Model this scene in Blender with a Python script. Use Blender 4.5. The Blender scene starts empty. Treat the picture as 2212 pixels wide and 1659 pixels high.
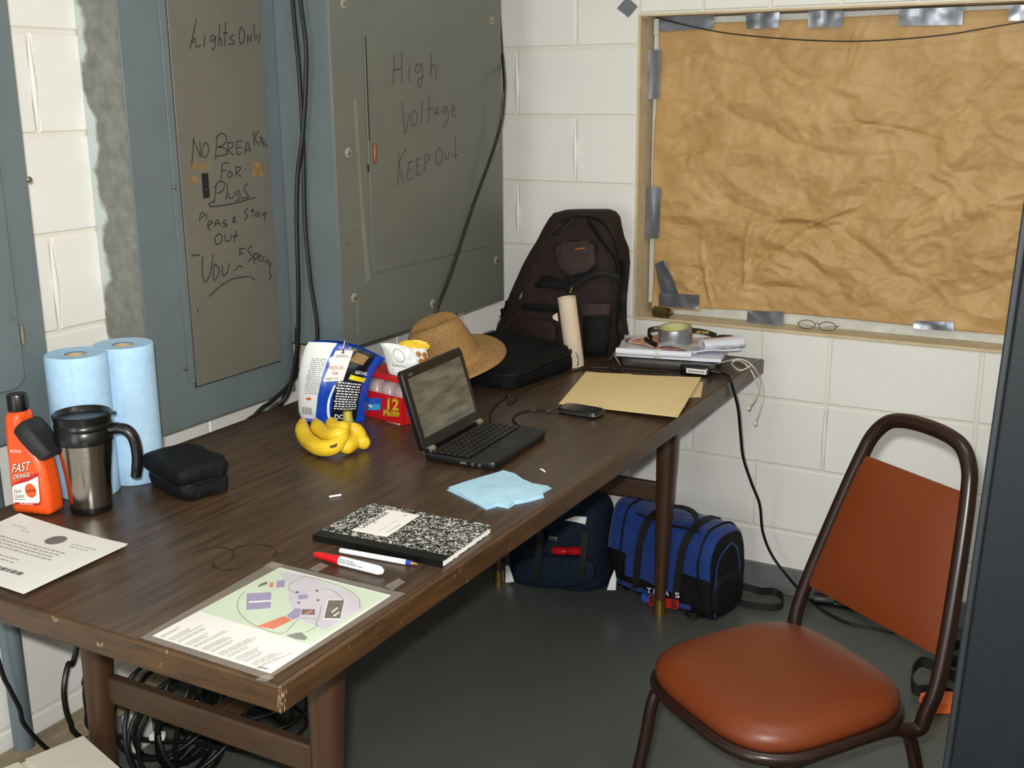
import bpy, math, random
import numpy as np
from mathutils import Vector, Matrix, noise
S = bpy.context.scene
COL = S.collection
R_ = random.Random(7)

# ------------------------------------------------------------ camera
IW, IH, FPX = 2212.0, 1659.0, 2458.54
CAM = Vector((1.98700, -3.20907, 1.50498))
CR = Vector((0.87225275, 0.48898829, -0.00809875))
CU = Vector((-0.11587397, 0.22272667, 0.96797007))
CF = Vector((-0.47512983, 0.84337612, -0.25093496))
cd = bpy.data.cameras.new('camera'); cam = bpy.data.objects.new('camera', cd); COL.objects.link(cam)
cd.sensor_width = 36; cd.lens = 36 * FPX / IW; cd.clip_start = .02; cd.clip_end = 50
cam.matrix_world = Matrix(((CR.x, CU.x, -CF.x, CAM.x), (CR.y, CU.y, -CF.y, CAM.y), (CR.z, CU.z, -CF.z, CAM.z), (0, 0, 0, 1)))
S.camera = cam
# ------------------------------------------------------------ world, lights, exposure
wd = bpy.data.worlds.new('world'); S.world = wd; wd.use_nodes = True
wd.node_tree.nodes['Background'].inputs[0].default_value = (.5, .55, .6, 1)
wd.node_tree.nodes['Background'].inputs[1].default_value = .02
vs = S.view_settings
vs.view_transform = 'Standard'; vs.look = 'None'; vs.exposure = 0.03; vs.gamma = 1; vs.use_curve_mapping = False
def area(name, loc, look, sx, sy, power, col, shape='RECTANGLE'):
    l = bpy.data.lights.new(name, 'AREA'); l.shape = shape; l.size = sx; l.size_y = sy; l.energy = power; l.color = col
    o = bpy.data.objects.new(name, l); COL.objects.link(o); o.location = loc
    o.rotation_euler = (Vector(look) - Vector(loc)).to_track_quat('-Z', 'Y').to_euler()
    return o
FL = CAM + CR * -.035 + CU * .06 + CF * -.01
area('camera_flash', FL, FL + CF * 3 + CU * .15, .05, .03, 50, (1, .99, .97))
area('ceiling_lamp_light', (1.75, -1.75, 2.52), (1.75, -1.75, 0), 1.15, .22, 11, (1, .985, .93))
area('doorway_fill', (.95, -4.66, 1.06), (.95, 0, 1.06), .86, 1.96, 28, (.96, .985, 1))  # unseen source behind the camera, added to light the back wall evenly

# ------------------------------------------------------------ helpers
def ray(u, v):
    return CF + CR * ((u - IW / 2) / FPX) - CU * ((v - IH / 2) / FPX)
def at(u, v, ax, val):
    d = ray(u, v); return CAM + d * ((val - CAM[ax]) / d[ax])
def atp(u, v, p, n):
    d = ray(u, v); n = Vector(n); return CAM + d * ((Vector(p) - CAM).dot(n) / d.dot(n))
def lin(h):
    c = [int(h[i:i + 2], 16) / 255 for i in (0, 2, 4)]
    return tuple(x / 12.92 if x <= .04045 else ((x + .055) / 1.055) ** 2.4 for x in c) + (1,)
MATS = {}
def mk(name, col, rough=.5, metal=0, var=.08, vs=12, bump=0, bs=150, spec=.5, coat=0, col2=None, stretch=None, emit=None, alpha=1, bdist=.002, sheen=0, trans=0):
    m = bpy.data.materials.new(name); m.use_nodes = True; nt = m.node_tree; N = nt.nodes; L = nt.links
    b = N['Principled BSDF']; c = lin(col)
    tc = N.new('ShaderNodeTexCoord'); mp = N.new('ShaderNodeMapping'); L.new(tc.outputs['Object'], mp.inputs[0])
    if stretch: mp.inputs['Scale'].default_value = stretch
    nz = N.new('ShaderNodeTexNoise'); nz.inputs['Scale'].default_value = vs; nz.inputs['Detail'].default_value = 6; nz.inputs['Roughness'].default_value = .6
    L.new(mp.outputs[0], nz.inputs['Vector'])
    cr = N.new('ShaderNodeValToRGB'); L.new(nz.outputs['Fac'], cr.inputs[0])
    d = lin(col2) if col2 else tuple(max(0, x * (1 - var)) for x in c[:3]) + (1,)
    e = c if col2 else tuple(min(1, x * (1 + var)) for x in c[:3]) + (1,)
    cr.color_ramp.elements[0].position = .32; cr.color_ramp.elements[0].color = d
    cr.color_ramp.elements[1].position = .68; cr.color_ramp.elements[1].color = e
    L.new(cr.outputs[0], b.inputs['Base Color'])
    b.inputs['Roughness'].default_value = rough; b.inputs['Metallic'].default_value = metal
    b.inputs['Specular IOR Level'].default_value = spec; b.inputs['Coat Weight'].default_value = coat
    b.inputs['Coat Roughness'].default_value = .15
    if sheen: b.inputs['Sheen Weight'].default_value = sheen
    if alpha < 1: b.inputs['Alpha'].default_value = alpha
    if trans: b.inputs['Transmission Weight'].default_value = trans
    if emit: b.inputs['Emission Color'].default_value = c; b.inputs['Emission Strength'].default_value = emit
    if bump:
        n2 = N.new('ShaderNodeTexNoise'); n2.inputs['Scale'].default_value = bs; n2.inputs['Detail'].default_value = 4
        L.new(mp.outputs[0], n2.inputs['Vector'])
        bp = N.new('ShaderNodeBump'); bp.inputs['Strength'].default_value = bump; bp.inputs['Distance'].default_value = bdist
        L.new(n2.outputs['Fac'], bp.inputs['Height']); L.new(bp.outputs[0], b.inputs['Normal'])
    MATS[name] = m
    return m
def nodes_of(m):
    nt = m.node_tree; return nt.nodes, nt.links, nt.nodes['Principled BSDF']

TXT = {}
def text2d(s, bold=0.0):
    k = (s, bold)
    if k not in TXT:
        cu = bpy.data.curves.new('lettering_curve', 'FONT'); cu.body = s; cu.size = 1; cu.align_x = 'CENTER'; cu.align_y = 'CENTER'; cu.offset = bold; cu.resolution_u = 3
        o = bpy.data.objects.new('lettering_curve', cu); COL.objects.link(o)
        bpy.context.view_layer.update()
        me = o.to_mesh()
        vv = [(v.co.x, v.co.y) for v in me.vertices]; ff = [tuple(p.vertices) for p in me.polygons]
        o.to_mesh_clear(); bpy.data.objects.remove(o); bpy.data.curves.remove(cu)
        TXT[k] = (vv, ff)
    return TXT[k]

class G:
    def __init__(s): s.v = []; s.f = []; s.m = []; s.uv = {}; s.mi = 0
    def add(s, vs, fs, mi=None):
        b = len(s.v); s.v += [Vector(x) for x in vs]
        for f in fs: s.f.append(tuple(b + i for i in f)); s.m.append(s.mi if mi is None else mi)
        return b
    def box(s, c, d, ax=None, mi=None):
        # ax: three direction vectors
        ax = ax or (Vector((1, 0, 0)), Vector((0, 1, 0)), Vector((0, 0, 1))); c = Vector(c)
        vs = [c + ax[0] * (i * d[0] / 2) + ax[1] * (j * d[1] / 2) + ax[2] * (k * d[2] / 2) for i in (-1, 1) for j in (-1, 1) for k in (-1, 1)]
        s.add(vs, [(0, 1, 3, 2), (4, 6, 7, 5), (0, 4, 5, 1), (2, 3, 7, 6), (0, 2, 6, 4), (1, 5, 7, 3)], mi); return s
    def bb(s, x0, x1, y0, y1, z0, z1, mi=None):
        return s.box(((x0 + x1) / 2, (y0 + y1) / 2, (z0 + z1) / 2), (x1 - x0, y1 - y0, z1 - z0), None, mi)
    def poly(s, pts, mi=None):
        s.add(pts, [tuple(range(len(pts)))], mi); return s
    def slab(s, pts, off, mi=None):
        # extrude polygon pts by vector off
        off = Vector(off); n = len(pts); vs = [Vector(p) for p in pts] + [Vector(p) + off for p in pts]
        fs = [tuple(range(n))[::-1], tuple(range(n, 2 * n))] + [(i, (i + 1) % n, n + (i + 1) % n, n + i) for i in range(n)]
        s.add(vs, fs, mi); return s
    def tube(s, pts, r, n=8, closed=False, mi=None, cap=True, flat=None):
        pts = [Vector(p) for p in pts]; m = len(pts)
        rs = r if isinstance(r, (list, tuple)) else [r] * m
        T = []
        for i in range(m):
            a = pts[(i - 1) % m] if (closed or i > 0) else pts[i]; b = pts[(i + 1) % m] if (closed or i < m - 1) else pts[i]
            T.append((b - a).normalized())
        ref = Vector((0, 0, 1)) if abs(T[0].z) < .9 else Vector((1, 0, 0))
        nn = (ref - T[0] * ref.dot(T[0])).normalized(); rings = []
        for i in range(m):
            nn = (nn - T[i] * nn.dot(T[i])); nn = nn.normalized() if nn.length > 1e-6 else T[i].orthogonal().normalized()
            bn = T[i].cross(nn)
            fl = flat or 1.0
            rings.append([pts[i] + (nn * math.cos(a) + bn * math.sin(a) * fl) * rs[i] for a in [2 * math.pi * k / n for k in range(n)]])
        vs = [p for q in rings for p in q]; fs = []
        for i in range(m if closed else m - 1):
            for k in range(n):
                fs.append((i * n + k, i * n + (k + 1) % n, ((i + 1) % m) * n + (k + 1) % n, ((i + 1) % m) * n + k))
        if not closed and cap: fs += [tuple(range(n))[::-1], tuple(range((m - 1) * n, m * n))]
        s.add(vs, fs, mi); return s
    def lathe(s, prof, c=(0, 0, 0), n=32, ax=None, mi=None, uv=False, squash=None, capb=False, capt=False):
        ax = ax or (Vector((1, 0, 0)), Vector((0, 1, 0)), Vector((0, 0, 1))); c = Vector(c); vs = []; fs = []
        for (r, z) in prof:
            for k in range(n):
                a = 2 * math.pi * k / n; x, y = r * math.cos(a), r * math.sin(a)
                if squash: x, y, zz = squash(x, y, z, a, r)
                else: zz = z
                vs.append(c + ax[0] * x + ax[1] * y + ax[2] * zz)
        m = len(prof)
        for i in range(m - 1):
            for k in range(n): fs.append((i * n + k, i * n + (k + 1) % n, (i + 1) * n + (k + 1) % n, (i + 1) * n + k))
        if capb: fs.append(tuple(range(n))[::-1])
        if capt: fs.append(tuple(range((m - 1) * n, m * n)))
        b = s.add(vs, fs, mi)
        if uv:
            for i in range(m):
                for k in range(n): s.uv[b + i * n + k] = (k / n, i / (m - 1))
        return s
    def loft(s, rings, mi=None, capb=True, capt=True):
        n = len(rings[0]); vs = [p for q in rings for p in q]; m = len(rings)
        fs = [(i * n + k, i * n + (k + 1) % n, (i + 1) * n + (k + 1) % n, (i + 1) * n + k) for i in range(m - 1) for k in range(n)]
        if capb: fs.append(tuple(range(n))[::-1])
        if capt: fs.append(tuple(range((m - 1) * n, m * n)))
        s.add(vs, fs, mi); return s
    def grid(s, fn, nu, nv, mi=None, back=None):
        vs = [fn(i / nu, j / nv) for j in range(nv + 1) for i in range(nu + 1)]
        fs = [(j * (nu + 1) + i, j * (nu + 1) + i + 1, (j + 1) * (nu + 1) + i + 1, (j + 1) * (nu + 1) + i) for j in range(nv) for i in range(nu)]
        s.add(vs, fs, mi)
        return s
    def sheet(s, fn, nu, nv, thick, nrm, mi=None):
        # closed thin sheet: top grid fn and bottom copy offset
        nrm = Vector(nrm); k = (nu + 1) * (nv + 1)
        top = [Vector(fn(i / nu, j / nv)) for j in range(nv + 1) for i in range(nu + 1)]
        vs = top + [p - nrm * thick for p in top]; fs = []
        q = lambda i, j: j * (nu + 1) + i
        for j in range(nv):
            for i in range(nu):
                a = (q(i, j), q(i + 1, j), q(i + 1, j + 1), q(i, j + 1)); fs.append(a); fs.append(tuple(k + x for x in a[::-1]))
        for i in range(nu):
            fs.append((q(i + 1, 0), q(i, 0), k + q(i, 0), k + q(i + 1, 0))); fs.append((q(i, nv), q(i + 1, nv), k + q(i + 1, nv), k + q(i, nv)))
        for j in range(nv):
            fs.append((q(0, j), q(0, j + 1), k + q(0, j + 1), k + q(0, j))); fs.append((q(nu, j + 1), q(nu, j), k + q(nu, j), k + q(nu, j + 1)))
        s.add(vs, fs, mi); return s
    def text(s, t, o, ux, uy, size, bold=0.0, mi=None, fit=None):
        vv, ff = text2d(t, bold)
        if not vv: return s
        if fit:
            w = max(v[0] for v in vv) - min(v[0] for v in vv); kx = fit / w
        else: kx = size
        o = Vector(o); ux = Vector(ux); uy = Vector(uy)
        s.add([o + ux * (x * kx) + uy * (y * size) for x, y in vv], ff, mi); return s
    def textf(s, t, fn, size, bold=0.0, mi=None, fit=None):
        vv, ff = text2d(t, bold)
        w = max(v[0] for v in vv) - min(v[0] for v in vv); kx = fit / w if fit else size
        s.add([fn(x * kx, y * size) for x, y in vv], ff, mi); return s
    def rows(s, o, ux, uy, w, n, dy, h, seed=1, fill=.8, mi=None):
        rr = random.Random(seed); o = Vector(o); ux = Vector(ux); uy = Vector(uy)
        for i in range(n):
            x = 0; end = w * rr.uniform(fill, 1)
            while x < end:
                l = min(rr.uniform(.02, .09) * w, end - x)
                p = o + ux * x - uy * (i * dy)
                s.add([p, p + ux * l, p + ux * l - uy * h, p - uy * h], [(3, 2, 1, 0)], mi); x += l + .018 * w
        return s
    def strokes(s, paths, fn, w, n, mi=None):
        # paths: list of 2D polylines (photo tracing of handwriting), fn maps to surface, w ribbon width, n surface normal
        n = Vector(n)
        for p in paths:
            q = [fn(a, b) for a, b in p]
            if len(q) == 1: q = [q[0], q[0] + Vector((0, 0, w))]
            # resample with smoothing
            Q = []
            for i in range(len(q) - 1):
                p0 = q[max(0, i - 1)]; p1 = q[i]; p2 = q[i + 1]; p3 = q[min(len(q) - 1, i + 2)]
                for t in (0, .25, .5, .75):
                    Q.append(.5 * ((2 * p1) + (p2 - p0) * t + (2 * p0 - 5 * p1 + 4 * p2 - p3) * t * t + (3 * p1 - p0 - 3 * p2 + p3) * t ** 3))
            Q.append(q[-1]); L = []
            for i, c in enumerate(Q):
                d = Q[min(i + 1, len(Q) - 1)] - Q[max(i - 1, 0)]
                d = d.normalized() if d.length > 0 else Vector((0, 0, 1)); sd = n.cross(d).normalized() * (w / 2)
                L += [c - sd, c + sd]
            s.add(L, [(2 * i, 2 * i + 2, 2 * i + 3, 2 * i + 1) for i in range(len(Q) - 1)], mi)
        return s

ORG = {}
def empty(name, loc):
    o = bpy.data.objects.new(name, None); COL.objects.link(o); o.location = loc; o.empty_display_size = .05; ORG[o] = Vector(loc); return o
def tag(o, label=None, cat=None, group=None, kind=None):
    if label: o['label'] = label
    if cat: o['category'] = cat
    if group: o['group'] = group
    if kind: o['kind'] = kind
    return o
def thing(name, label, cat, loc, group=None):
    return tag(empty(name, loc), label, cat, group)
def obj(name, g, mat, parent=None, smooth=40, bevel=0, seg=2, sub=0, org=None, label=None):
    if parent is not None: o0 = ORG[parent]
    elif org is not None: o0 = Vector(org)
    else:
        xs = [v.x for v in g.v]; ys = [v.y for v in g.v]; zs = [v.z for v in g.v]
        o0 = Vector(((min(xs) + max(xs)) / 2, (min(ys) + max(ys)) / 2, min(zs)))
    me = bpy.data.meshes.new(name); me.from_pydata([tuple(v - o0) for v in g.v], [], g.f)
    ms = mat if isinstance(mat, (list, tuple)) else [mat]
    for m in ms: me.materials.append(MATS[m] if isinstance(m, str) else m)
    if len(ms) > 1: me.polygons.foreach_set('material_index', g.m)
    if g.uv:
        ul = me.uv_layers.new(name='UVMap')
        for lp in me.loops: ul.data[lp.index].uv = g.uv.get(lp.vertex_index, (0, 0))
    if smooth:
        me.polygons.foreach_set('use_smooth', [True] * len(me.polygons)); me.set_sharp_from_angle(angle=math.radians(smooth))
    me.update()
    o = bpy.data.objects.new(name, me); COL.objects.link(o)
    if parent is not None: o.parent = parent
    else: o.location = o0
    ORG[o] = o0
    if sub: md = o.modifiers.new('subdivision', 'SUBSURF'); md.levels = sub; md.render_levels = sub
    if bevel:
        md = o.modifiers.new('bevel', 'BEVEL'); md.width = bevel; md.segments = seg; md.limit_method = 'ANGLE'; md.angle_limit = math.radians(35); md.harden_normals = False
    if label: o['label'] = label
    return o
def struct(name, g, mat, **k):
    return tag(obj(name, g, mat, **k), kind='structure')
def spline(pts, n=8, closed=False):
    q = [Vector(p) for p in pts]; Q = []; m = len(q)
    for i in range(m if closed else m - 1):
        if closed: p0, p1, p2, p3 = q[(i - 1) % m], q[i], q[(i + 1) % m], q[(i + 2) % m]
        else: p0, p1, p2, p3 = q[max(0, i - 1)], q[i], q[i + 1], q[min(m - 1, i + 2)]
        for k in range(n):
            t = k / n; Q.append(.5 * ((2 * p1) + (p2 - p0) * t + (2 * p0 - 5 * p1 + 4 * p2 - p3) * t * t + (3 * p1 - p0 - 3 * p2 + p3) * t ** 3))
    if not closed: Q.append(q[-1])
    return Q
def sell(cx, cy, a, b, e=2.6, n=32, fr=None, z=0, wob=None):
    # superellipse ring in frame fr=(origin, ex, ey, ez)
    out = []
    for k in range(n):
        t = 2 * math.pi * k / n; c, s = math.cos(t), math.sin(t)
        x = cx + a * math.copysign(abs(c) ** (2 / e), c); y = cy + b * math.copysign(abs(s) ** (2 / e), s)
        if wob: x, y = wob(x, y, t, z)
        out.append(fr[0] + fr[1] * x + fr[2] * y + fr[3] * z if fr else Vector((x, y, z)))
    return out
X, Y, Z = Vector((1, 0, 0)), Vector((0, 1, 0)), Vector((0, 0, 1))
def wobble(p, sc, amp, seed=0):
    return noise.noise(Vector((p.x * sc + seed, p.y * sc - seed, p.z * sc + 2 * seed))) * amp

# ------------------------------------------------------------ materials
def wall_mat():
    m = mk('painted_block', 'e3e1da', rough=.45, var=.03, vs=3, bump=.35, bs=260, bdist=.0015)
    return m
wall_mat()
mk('mortar_paint', 'dbd8cb', rough=.5, var=.05, vs=5, bump=.3, bs=200)
mk('ceiling_white', 'd8d6cc', rough=.8)
mk('jamb_beige', 'c9b795', rough=.6, var=.12, vs=18, bump=.2, bs=90)
mk('baseboard_grey', '6a6c6a', rough=.45, var=.1, vs=6, bump=.1, bs=60)
mk('floor_grey', '515550', rough=.33, var=.16, vs=2.2, bump=.12, bs=30, spec=.45)
mk('panel_grey', '64675f', rough=.42, var=.05, vs=7, bump=.08, bs=400, spec=.4)
mk('panel_blue', '606b6d', rough=.42, var=.06, vs=9, bump=.08, bs=400, spec=.4)
mk('panel_warm', '656359', rough=.4, var=.07, vs=5, bump=.08, bs=400, spec=.4)
def rusty(name):
    m = MATS[name]; N, L, b = nodes_of(m)
    src = b.inputs['Base Color'].links[0].from_socket
    tc = N.new('ShaderNodeTexCoord'); v = N.new('ShaderNodeTexNoise'); v.inputs['Scale'].default_value = 38; v.inputs['Detail'].default_value = 5
    w = N.new('ShaderNodeTexNoise'); w.inputs['Scale'].default_value = 3.5
    L.new(tc.outputs['Object'], v.inputs['Vector']); L.new(tc.outputs['Object'], w.inputs['Vector'])
    mu = N.new('ShaderNodeMath'); mu.operation = 'MULTIPLY'; L.new(v.outputs[0], mu.inputs[0]); L.new(w.outputs[0], mu.inputs[1])
    cr = N.new('ShaderNodeValToRGB'); cr.color_ramp.elements[0].position = .43; cr.color_ramp.elements[1].position = .50; L.new(mu.outputs[0], cr.inputs[0])
    mx = N.new('ShaderNodeMix'); mx.data_type = 'RGBA'; L.new(cr.outputs[0], mx.inputs['Factor']); L.new(src, mx.inputs['A']); mx.inputs['B'].default_value = lin('5f563f')
    L.new(mx.outputs['Result'], b.inputs['Base Color'])
for n_ in ('panel_grey', 'panel_blue', 'panel_warm'): rusty(n_)
def galv():
    m = mk('bare_galvanized', '7b7c74', rough=.5, metal=.15, var=.25, vs=30, bump=.2, bs=120); N, L, b = nodes_of(m)
    src = b.inputs['Base Color'].links[0].from_socket
    tc = N.new('ShaderNodeTexCoord'); sp = N.new('ShaderNodeSeparateXYZ'); L.new(tc.outputs['Object'], sp.inputs[0])
    nz = N.new('ShaderNodeTexNoise'); nz.inputs['Scale'].default_value = 9; nz.inputs['Detail'].default_value = 4; L.new(tc.outputs['Object'], nz.inputs['Vector'])
    ad = N.new('ShaderNodeMath'); ad.operation = 'MULTIPLY_ADD'; L.new(nz.outputs[0], ad.inputs[0]); ad.inputs[1].default_value = -.12; L.new(sp.outputs['X'], ad.inputs[2])
    # paint overlap near the wall (local x small)
    cr = N.new('ShaderNodeValToRGB'); cr.color_ramp.elements[0].position = 0; cr.color_ramp.elements[0].color = (1, 1, 1, 1); cr.color_ramp.elements[1].position = .012; cr.color_ramp.elements[1].color = (0, 0, 0, 1)
    ad2 = N.new('ShaderNodeMath'); ad2.operation = 'ADD'; L.new(ad.outputs[0], ad2.inputs[0]); ad2.inputs[1].default_value = .107
    L.new(ad2.outputs[0], cr.inputs[0])
    mx = N.new('ShaderNodeMix'); mx.data_type = 'RGBA'; L.new(cr.outputs[0], mx.inputs['Factor']); L.new(src, mx.inputs['A']); mx.inputs['B'].default_value = lin('c9d2d0')
    L.new(mx.outputs['Result'], b.inputs['Base Color'])
galv()
mk('black_ink', '2a2a26', rough=.6, var=.2, vs=40)
mk('faint_ink', '3d3d36', rough=.6, var=.2, vs=40)
mk('dark_gap', '0c0c0b', rough=.8)
mk('screw_metal', '8f8a78', rough=.3, metal=.8)
mk('washer_paint', '8c8b7c', rough=.45)
mk('copper_latch', '8a5c3c', rough=.35, metal=.5)
mk('tape_residue', '7a6440', rough=.7, var=.3, vs=60)
mk('black_cable', '121211', rough=.4, spec=.5)
mk('black_wire', '1c120a', rough=.5)
mk('frame_white', 'c8c8bf', rough=.6, var=.12, vs=25, bump=.3, bs=80, stretch=(1, 1, 1))
mk('window_glass', '8fa0a0', rough=.05, spec=.5)
mk('duct_tape', '868a90', rough=.28, metal=.7, var=.12, vs=20, bump=.15, bs=60)
mk('conduit_grey', '6e7a80', rough=.4, metal=.3, var=.08)
def kraft():
    m = mk('kraft_paper', 'c4a06a', rough=.55, var=.08, vs=7, bump=.3, bs=45, col2='ad8650', bdist=.003, spec=.4)
kraft()
def wood():
    m = mk('table_wood', '5c4631', rough=.34, var=.3, vs=5, col2='3b2c1f', stretch=(14, 1.2, 14), bump=.05, bs=60, spec=.45)
    N, L, b = nodes_of(m); src = b.inputs['Base Color'].links[0].from_socket
    # large worn tonal patches
    tc = N.new('ShaderNodeTexCoord'); nz = N.new('ShaderNodeTexNoise'); nz.inputs['Scale'].default_value = 2.5; L.new(tc.outputs['Object'], nz.inputs['Vector'])
    mx = N.new('ShaderNodeMix'); mx.data_type = 'RGBA'; mx.blend_type = 'MULTIPLY'; L.new(src, mx.inputs['A'])
    cr = N.new('ShaderNodeValToRGB'); cr.color_ramp.elements[0].position = .35; cr.color_ramp.elements[0].color = (.62, .62, .64, 1); cr.color_ramp.elements[1].position = .7; cr.color_ramp.elements[1].color = (1.0, 1.0, 1.0, 1)
    L.new(nz.outputs[0], cr.inputs[0]); mx.inputs['Factor'].default_value = 1; L.new(cr.outputs[0], mx.inputs['B']); L.new(mx.outputs['Result'], b.inputs['Base Color'])
    m2 = mk('edge_wood', '4d3419', rough=.4, var=.3, vs=6, col2='302011', stretch=(2, 2, 14), bump=.1, bs=60, coat=.1)
    N, L, b = nodes_of(m2); src = b.inputs['Base Color'].links[0].from_socket
    tc = N.new('ShaderNodeTexCoord'); nz = N.new('ShaderNodeTexNoise'); nz.inputs['Scale'].default_value = 55; nz.inputs['Detail'].default_value = 8; L.new(tc.outputs['Object'], nz.inputs['Vector'])
    cr = N.new('ShaderNodeValToRGB'); cr.color_ramp.elements[0].position = .68; cr.color_ramp.elements[1].position = .72; L.new(nz.outputs[0], cr.inputs[0])
    mx = N.new('ShaderNodeMix'); mx.data_type = 'RGBA'; L.new(cr.outputs[0], mx.inputs['Factor']); L.new(src, mx.inputs['A']); mx.inputs['B'].default_value = lin('7d6850'); L.new(mx.outputs['Result'], b.inputs['Base Color'])
    mk('leg_wood', '432d1a', rough=.4, var=.3, vs=6, col2='3a2416', stretch=(12, 12, 1.5), bump=.1, bs=60)
    mk('stretcher_wood', '43301f', rough=.5, var=.3, vs=6, col2='3a2719', stretch=(2, 12, 12), bump=.1, bs=60)
    mk('bare_wood', '96795a', rough=.7, var=.3, vs=60)
wood()
mk('brass', '8f7238', rough=.35, metal=.8, var=.2, vs=40)
mk('vinyl_orange', '662d10', rough=.4, var=.06, vs=3, bump=.12, bs=500, spec=.4)
mk('tube_brown', '23130d', rough=.3, var=.15, vs=15, spec=.4)
mk('tube_chip', '8c6a58', rough=.5)

# ============================================================ STRUCTURE
CH = .2032
RX, RY, RZ = 2.45, -4.6, 2.6          # room extents
struct('floor', G().bb(-.3, RX + .3, RY - .3, .3, -.1, 0), 'floor_grey', smooth=0)
struct('ceiling', G().bb(-.3, RX + .3, RY - .3, .3, RZ, RZ + .1), 'ceiling_white', smooth=0)
WX0, WX1, WZ0, WZ1 = .611, 2.08, .813, 1.712      # window opening
MD = .004
g = G()
for (x0, x1, z0, z1) in ((-.3, WX0, 0, RZ), (WX1, RX + .3, 0, RZ), (WX0, WX1, 0, WZ0), (WX0, WX1, WZ1, RZ)):
    g.bb(x0, x1, MD, .3, z0, z1)
wall_back = struct('wall_back', g, 'mortar_paint', smooth=0, org=(0, 0, 0))
wall_left = struct('wall_left', G().bb(-.3, -MD, RY - .3, MD, 0, RZ), 'mortar_paint', smooth=0, org=(0, 0, 0))
struct('wall_right', G().bb(RX, RX + .3, RY - .3, .3, 0, RZ), 'painted_block', smooth=0)
g = G()
for (x0, x1, z0, z1) in ((-.3, .5, 0, RZ), (1.4, RX + .3, 0, RZ), (.5, 1.4, 2.06, RZ)): g.bb(x0, x1, RY - .3, RY, z0, z1)
struct('wall_front', g, 'painted_block', smooth=0)
g = G(); g.bb(.46, .5, RY - .05, RY + .015, 0, 2.1); g.bb(1.4, 1.44, RY - .05, RY + .015, 0, 2.1); g.bb(.5, 1.4, RY - .05, RY + .015, 2.06, 2.1)
struct('unseen_door_1', g, 'frame_white', smooth=0)  # unseen doorway frame, assumed as the opening for the added fill light
BM = {}
def block(parent, side, a0, a1, z0, z1):
    j = .0042; w, h = a1 - a0 - 2 * j, z1 - z0 - 2 * j
    k = (side, round(w, 4), round(h, 4))
    if k not in BM:
        c = .0032; v = []; d = MD + .004
        for (dd, e) in ((0, 0), (d - c, 0), (d, c)):
            v += [(-w / 2 + e, dd, -h / 2 + e), (w / 2 - e, dd, -h / 2 + e), (w / 2 - e, dd, h / 2 - e), (-w / 2 + e, dd, h / 2 - e)]
        f = [(8, 9, 10, 11)]
        for b0 in (0, 4):
            for i in range(4): f.append((b0 + i, b0 + (i + 1) % 4, b0 + 4 + (i + 1) % 4, b0 + 4 + i))
        # local: a along x, out along -y for back wall; left wall: a along y, out +x
        if side == 'b': vv = [(x, MD + .004 - y, z) for x, y, z in v]
        else: vv = [(-MD - .004 + y, x, z) for x, y, z in v]; f = [tuple(reversed(q)) for q in f]
        me = bpy.data.meshes.new('block'); me.from_pydata(vv, [], f); me.materials.append(MATS['painted_block'])
        me.polygons.foreach_set('use_smooth', [True] * len(f)); me.set_sharp_from_angle(angle=math.radians(20)); me.validate(); BM[k] = me
    o = bpy.data.objects.new('block', BM[k]); COL.objects.link(o); o.parent = parent
    m = (a0 + a1) / 2
    o.location = (m, 0, (z0 + z1) / 2) if side == 'b' else (0, m, (z0 + z1) / 2)
BX0 = .2064
def course(parent, side, joints, lo, hi, z0, z1):
    js = sorted(j for j in joints if lo + .02 < j < hi - .02); e = [lo] + js + [hi]
    for a, b in zip(e[:-1], e[1:]): block(parent, side, a, b, z0, z1)
for k in range(12):
    z0, z1 = k * CH, (k + 1) * CH
    odd = [BX0 + n * CH for n in range(-3, 13, 2)]; even = [BX0 + n * CH for n in range(-2, 13, 2)]
    js = {0: odd, 1: even, 2: odd, 3: [BX0, BX0 + 2 * CH, BX0 + 4 * CH, BX0 + 5 * CH, BX0 + 7 * CH, BX0 + 9 * CH], 4: odd, 5: even, 6: odd, 7: even, 8: odd}.get(k, even if k % 2 else odd)
    if k < 4: course(wall_back, 'b', js, 0, RX, z0, z1)
    elif k <= 8:
        course(wall_back, 'b', js, 0, WX0, z0, z1); course(wall_back, 'b', js, WX1, RX, z0, z1)
    else: course(wall_back, 'b', js, 0, RX, max(z0, WZ1 + .2), z1)
course(wall_back, 'b', [WX0 + .195 * n for n in range(1, 8)], WX0, WX1, WZ1, WZ1 + .2)
yj = at(72, 186, 0, 0).y
for k in range(12):
    z0, z1 = k * CH, (k + 1) * CH
    o_ = 0 if k % 2 else CH
    course(wall_left, 'l', [yj + o_ + n * 2 * CH for n in range(-5, 6)], -3.2, 0, z0, z1)
# thick paint beads left in some upright joints
def bead(parent, side, a, z0, z1):
    pts = [Vector((a, 0, z0 + .01)), Vector((a, 0, (z0 + z1) / 2)), Vector((a, 0, z1 - .012))] if side == 'b' else [Vector((0, a, z0 + .01)), Vector((0, a, (z0 + z1) / 2)), Vector((0, a, z1 - .012))]
    obj('mortar_bead', G().tube(pts, [.003, .0075, .003], 8), 'painted_block', parent, smooth=60)
for k in (5, 7): bead(wall_back, 'b', BX0, k * CH, (k + 1) * CH)
bead(wall_back, 'b', BX0 + CH, 6 * CH, 7 * CH); bead(wall_back, 'b', BX0 + 5 * CH, 2 * CH, 3 * CH)
for k in (5, 7): bead(wall_left, 'l', yj, k * CH, (k + 1) * CH)
# painted grey band at the foot of the walls
struct('baseboard_back', G().bb(.004, RX, -.008, MD, 0, .088), 'baseboard_grey', bevel=.003)
struct('baseboard_left', G().bb(-MD, .008, -3.2, -.009, 0, .088), 'baseboard_grey', bevel=.003)

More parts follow.
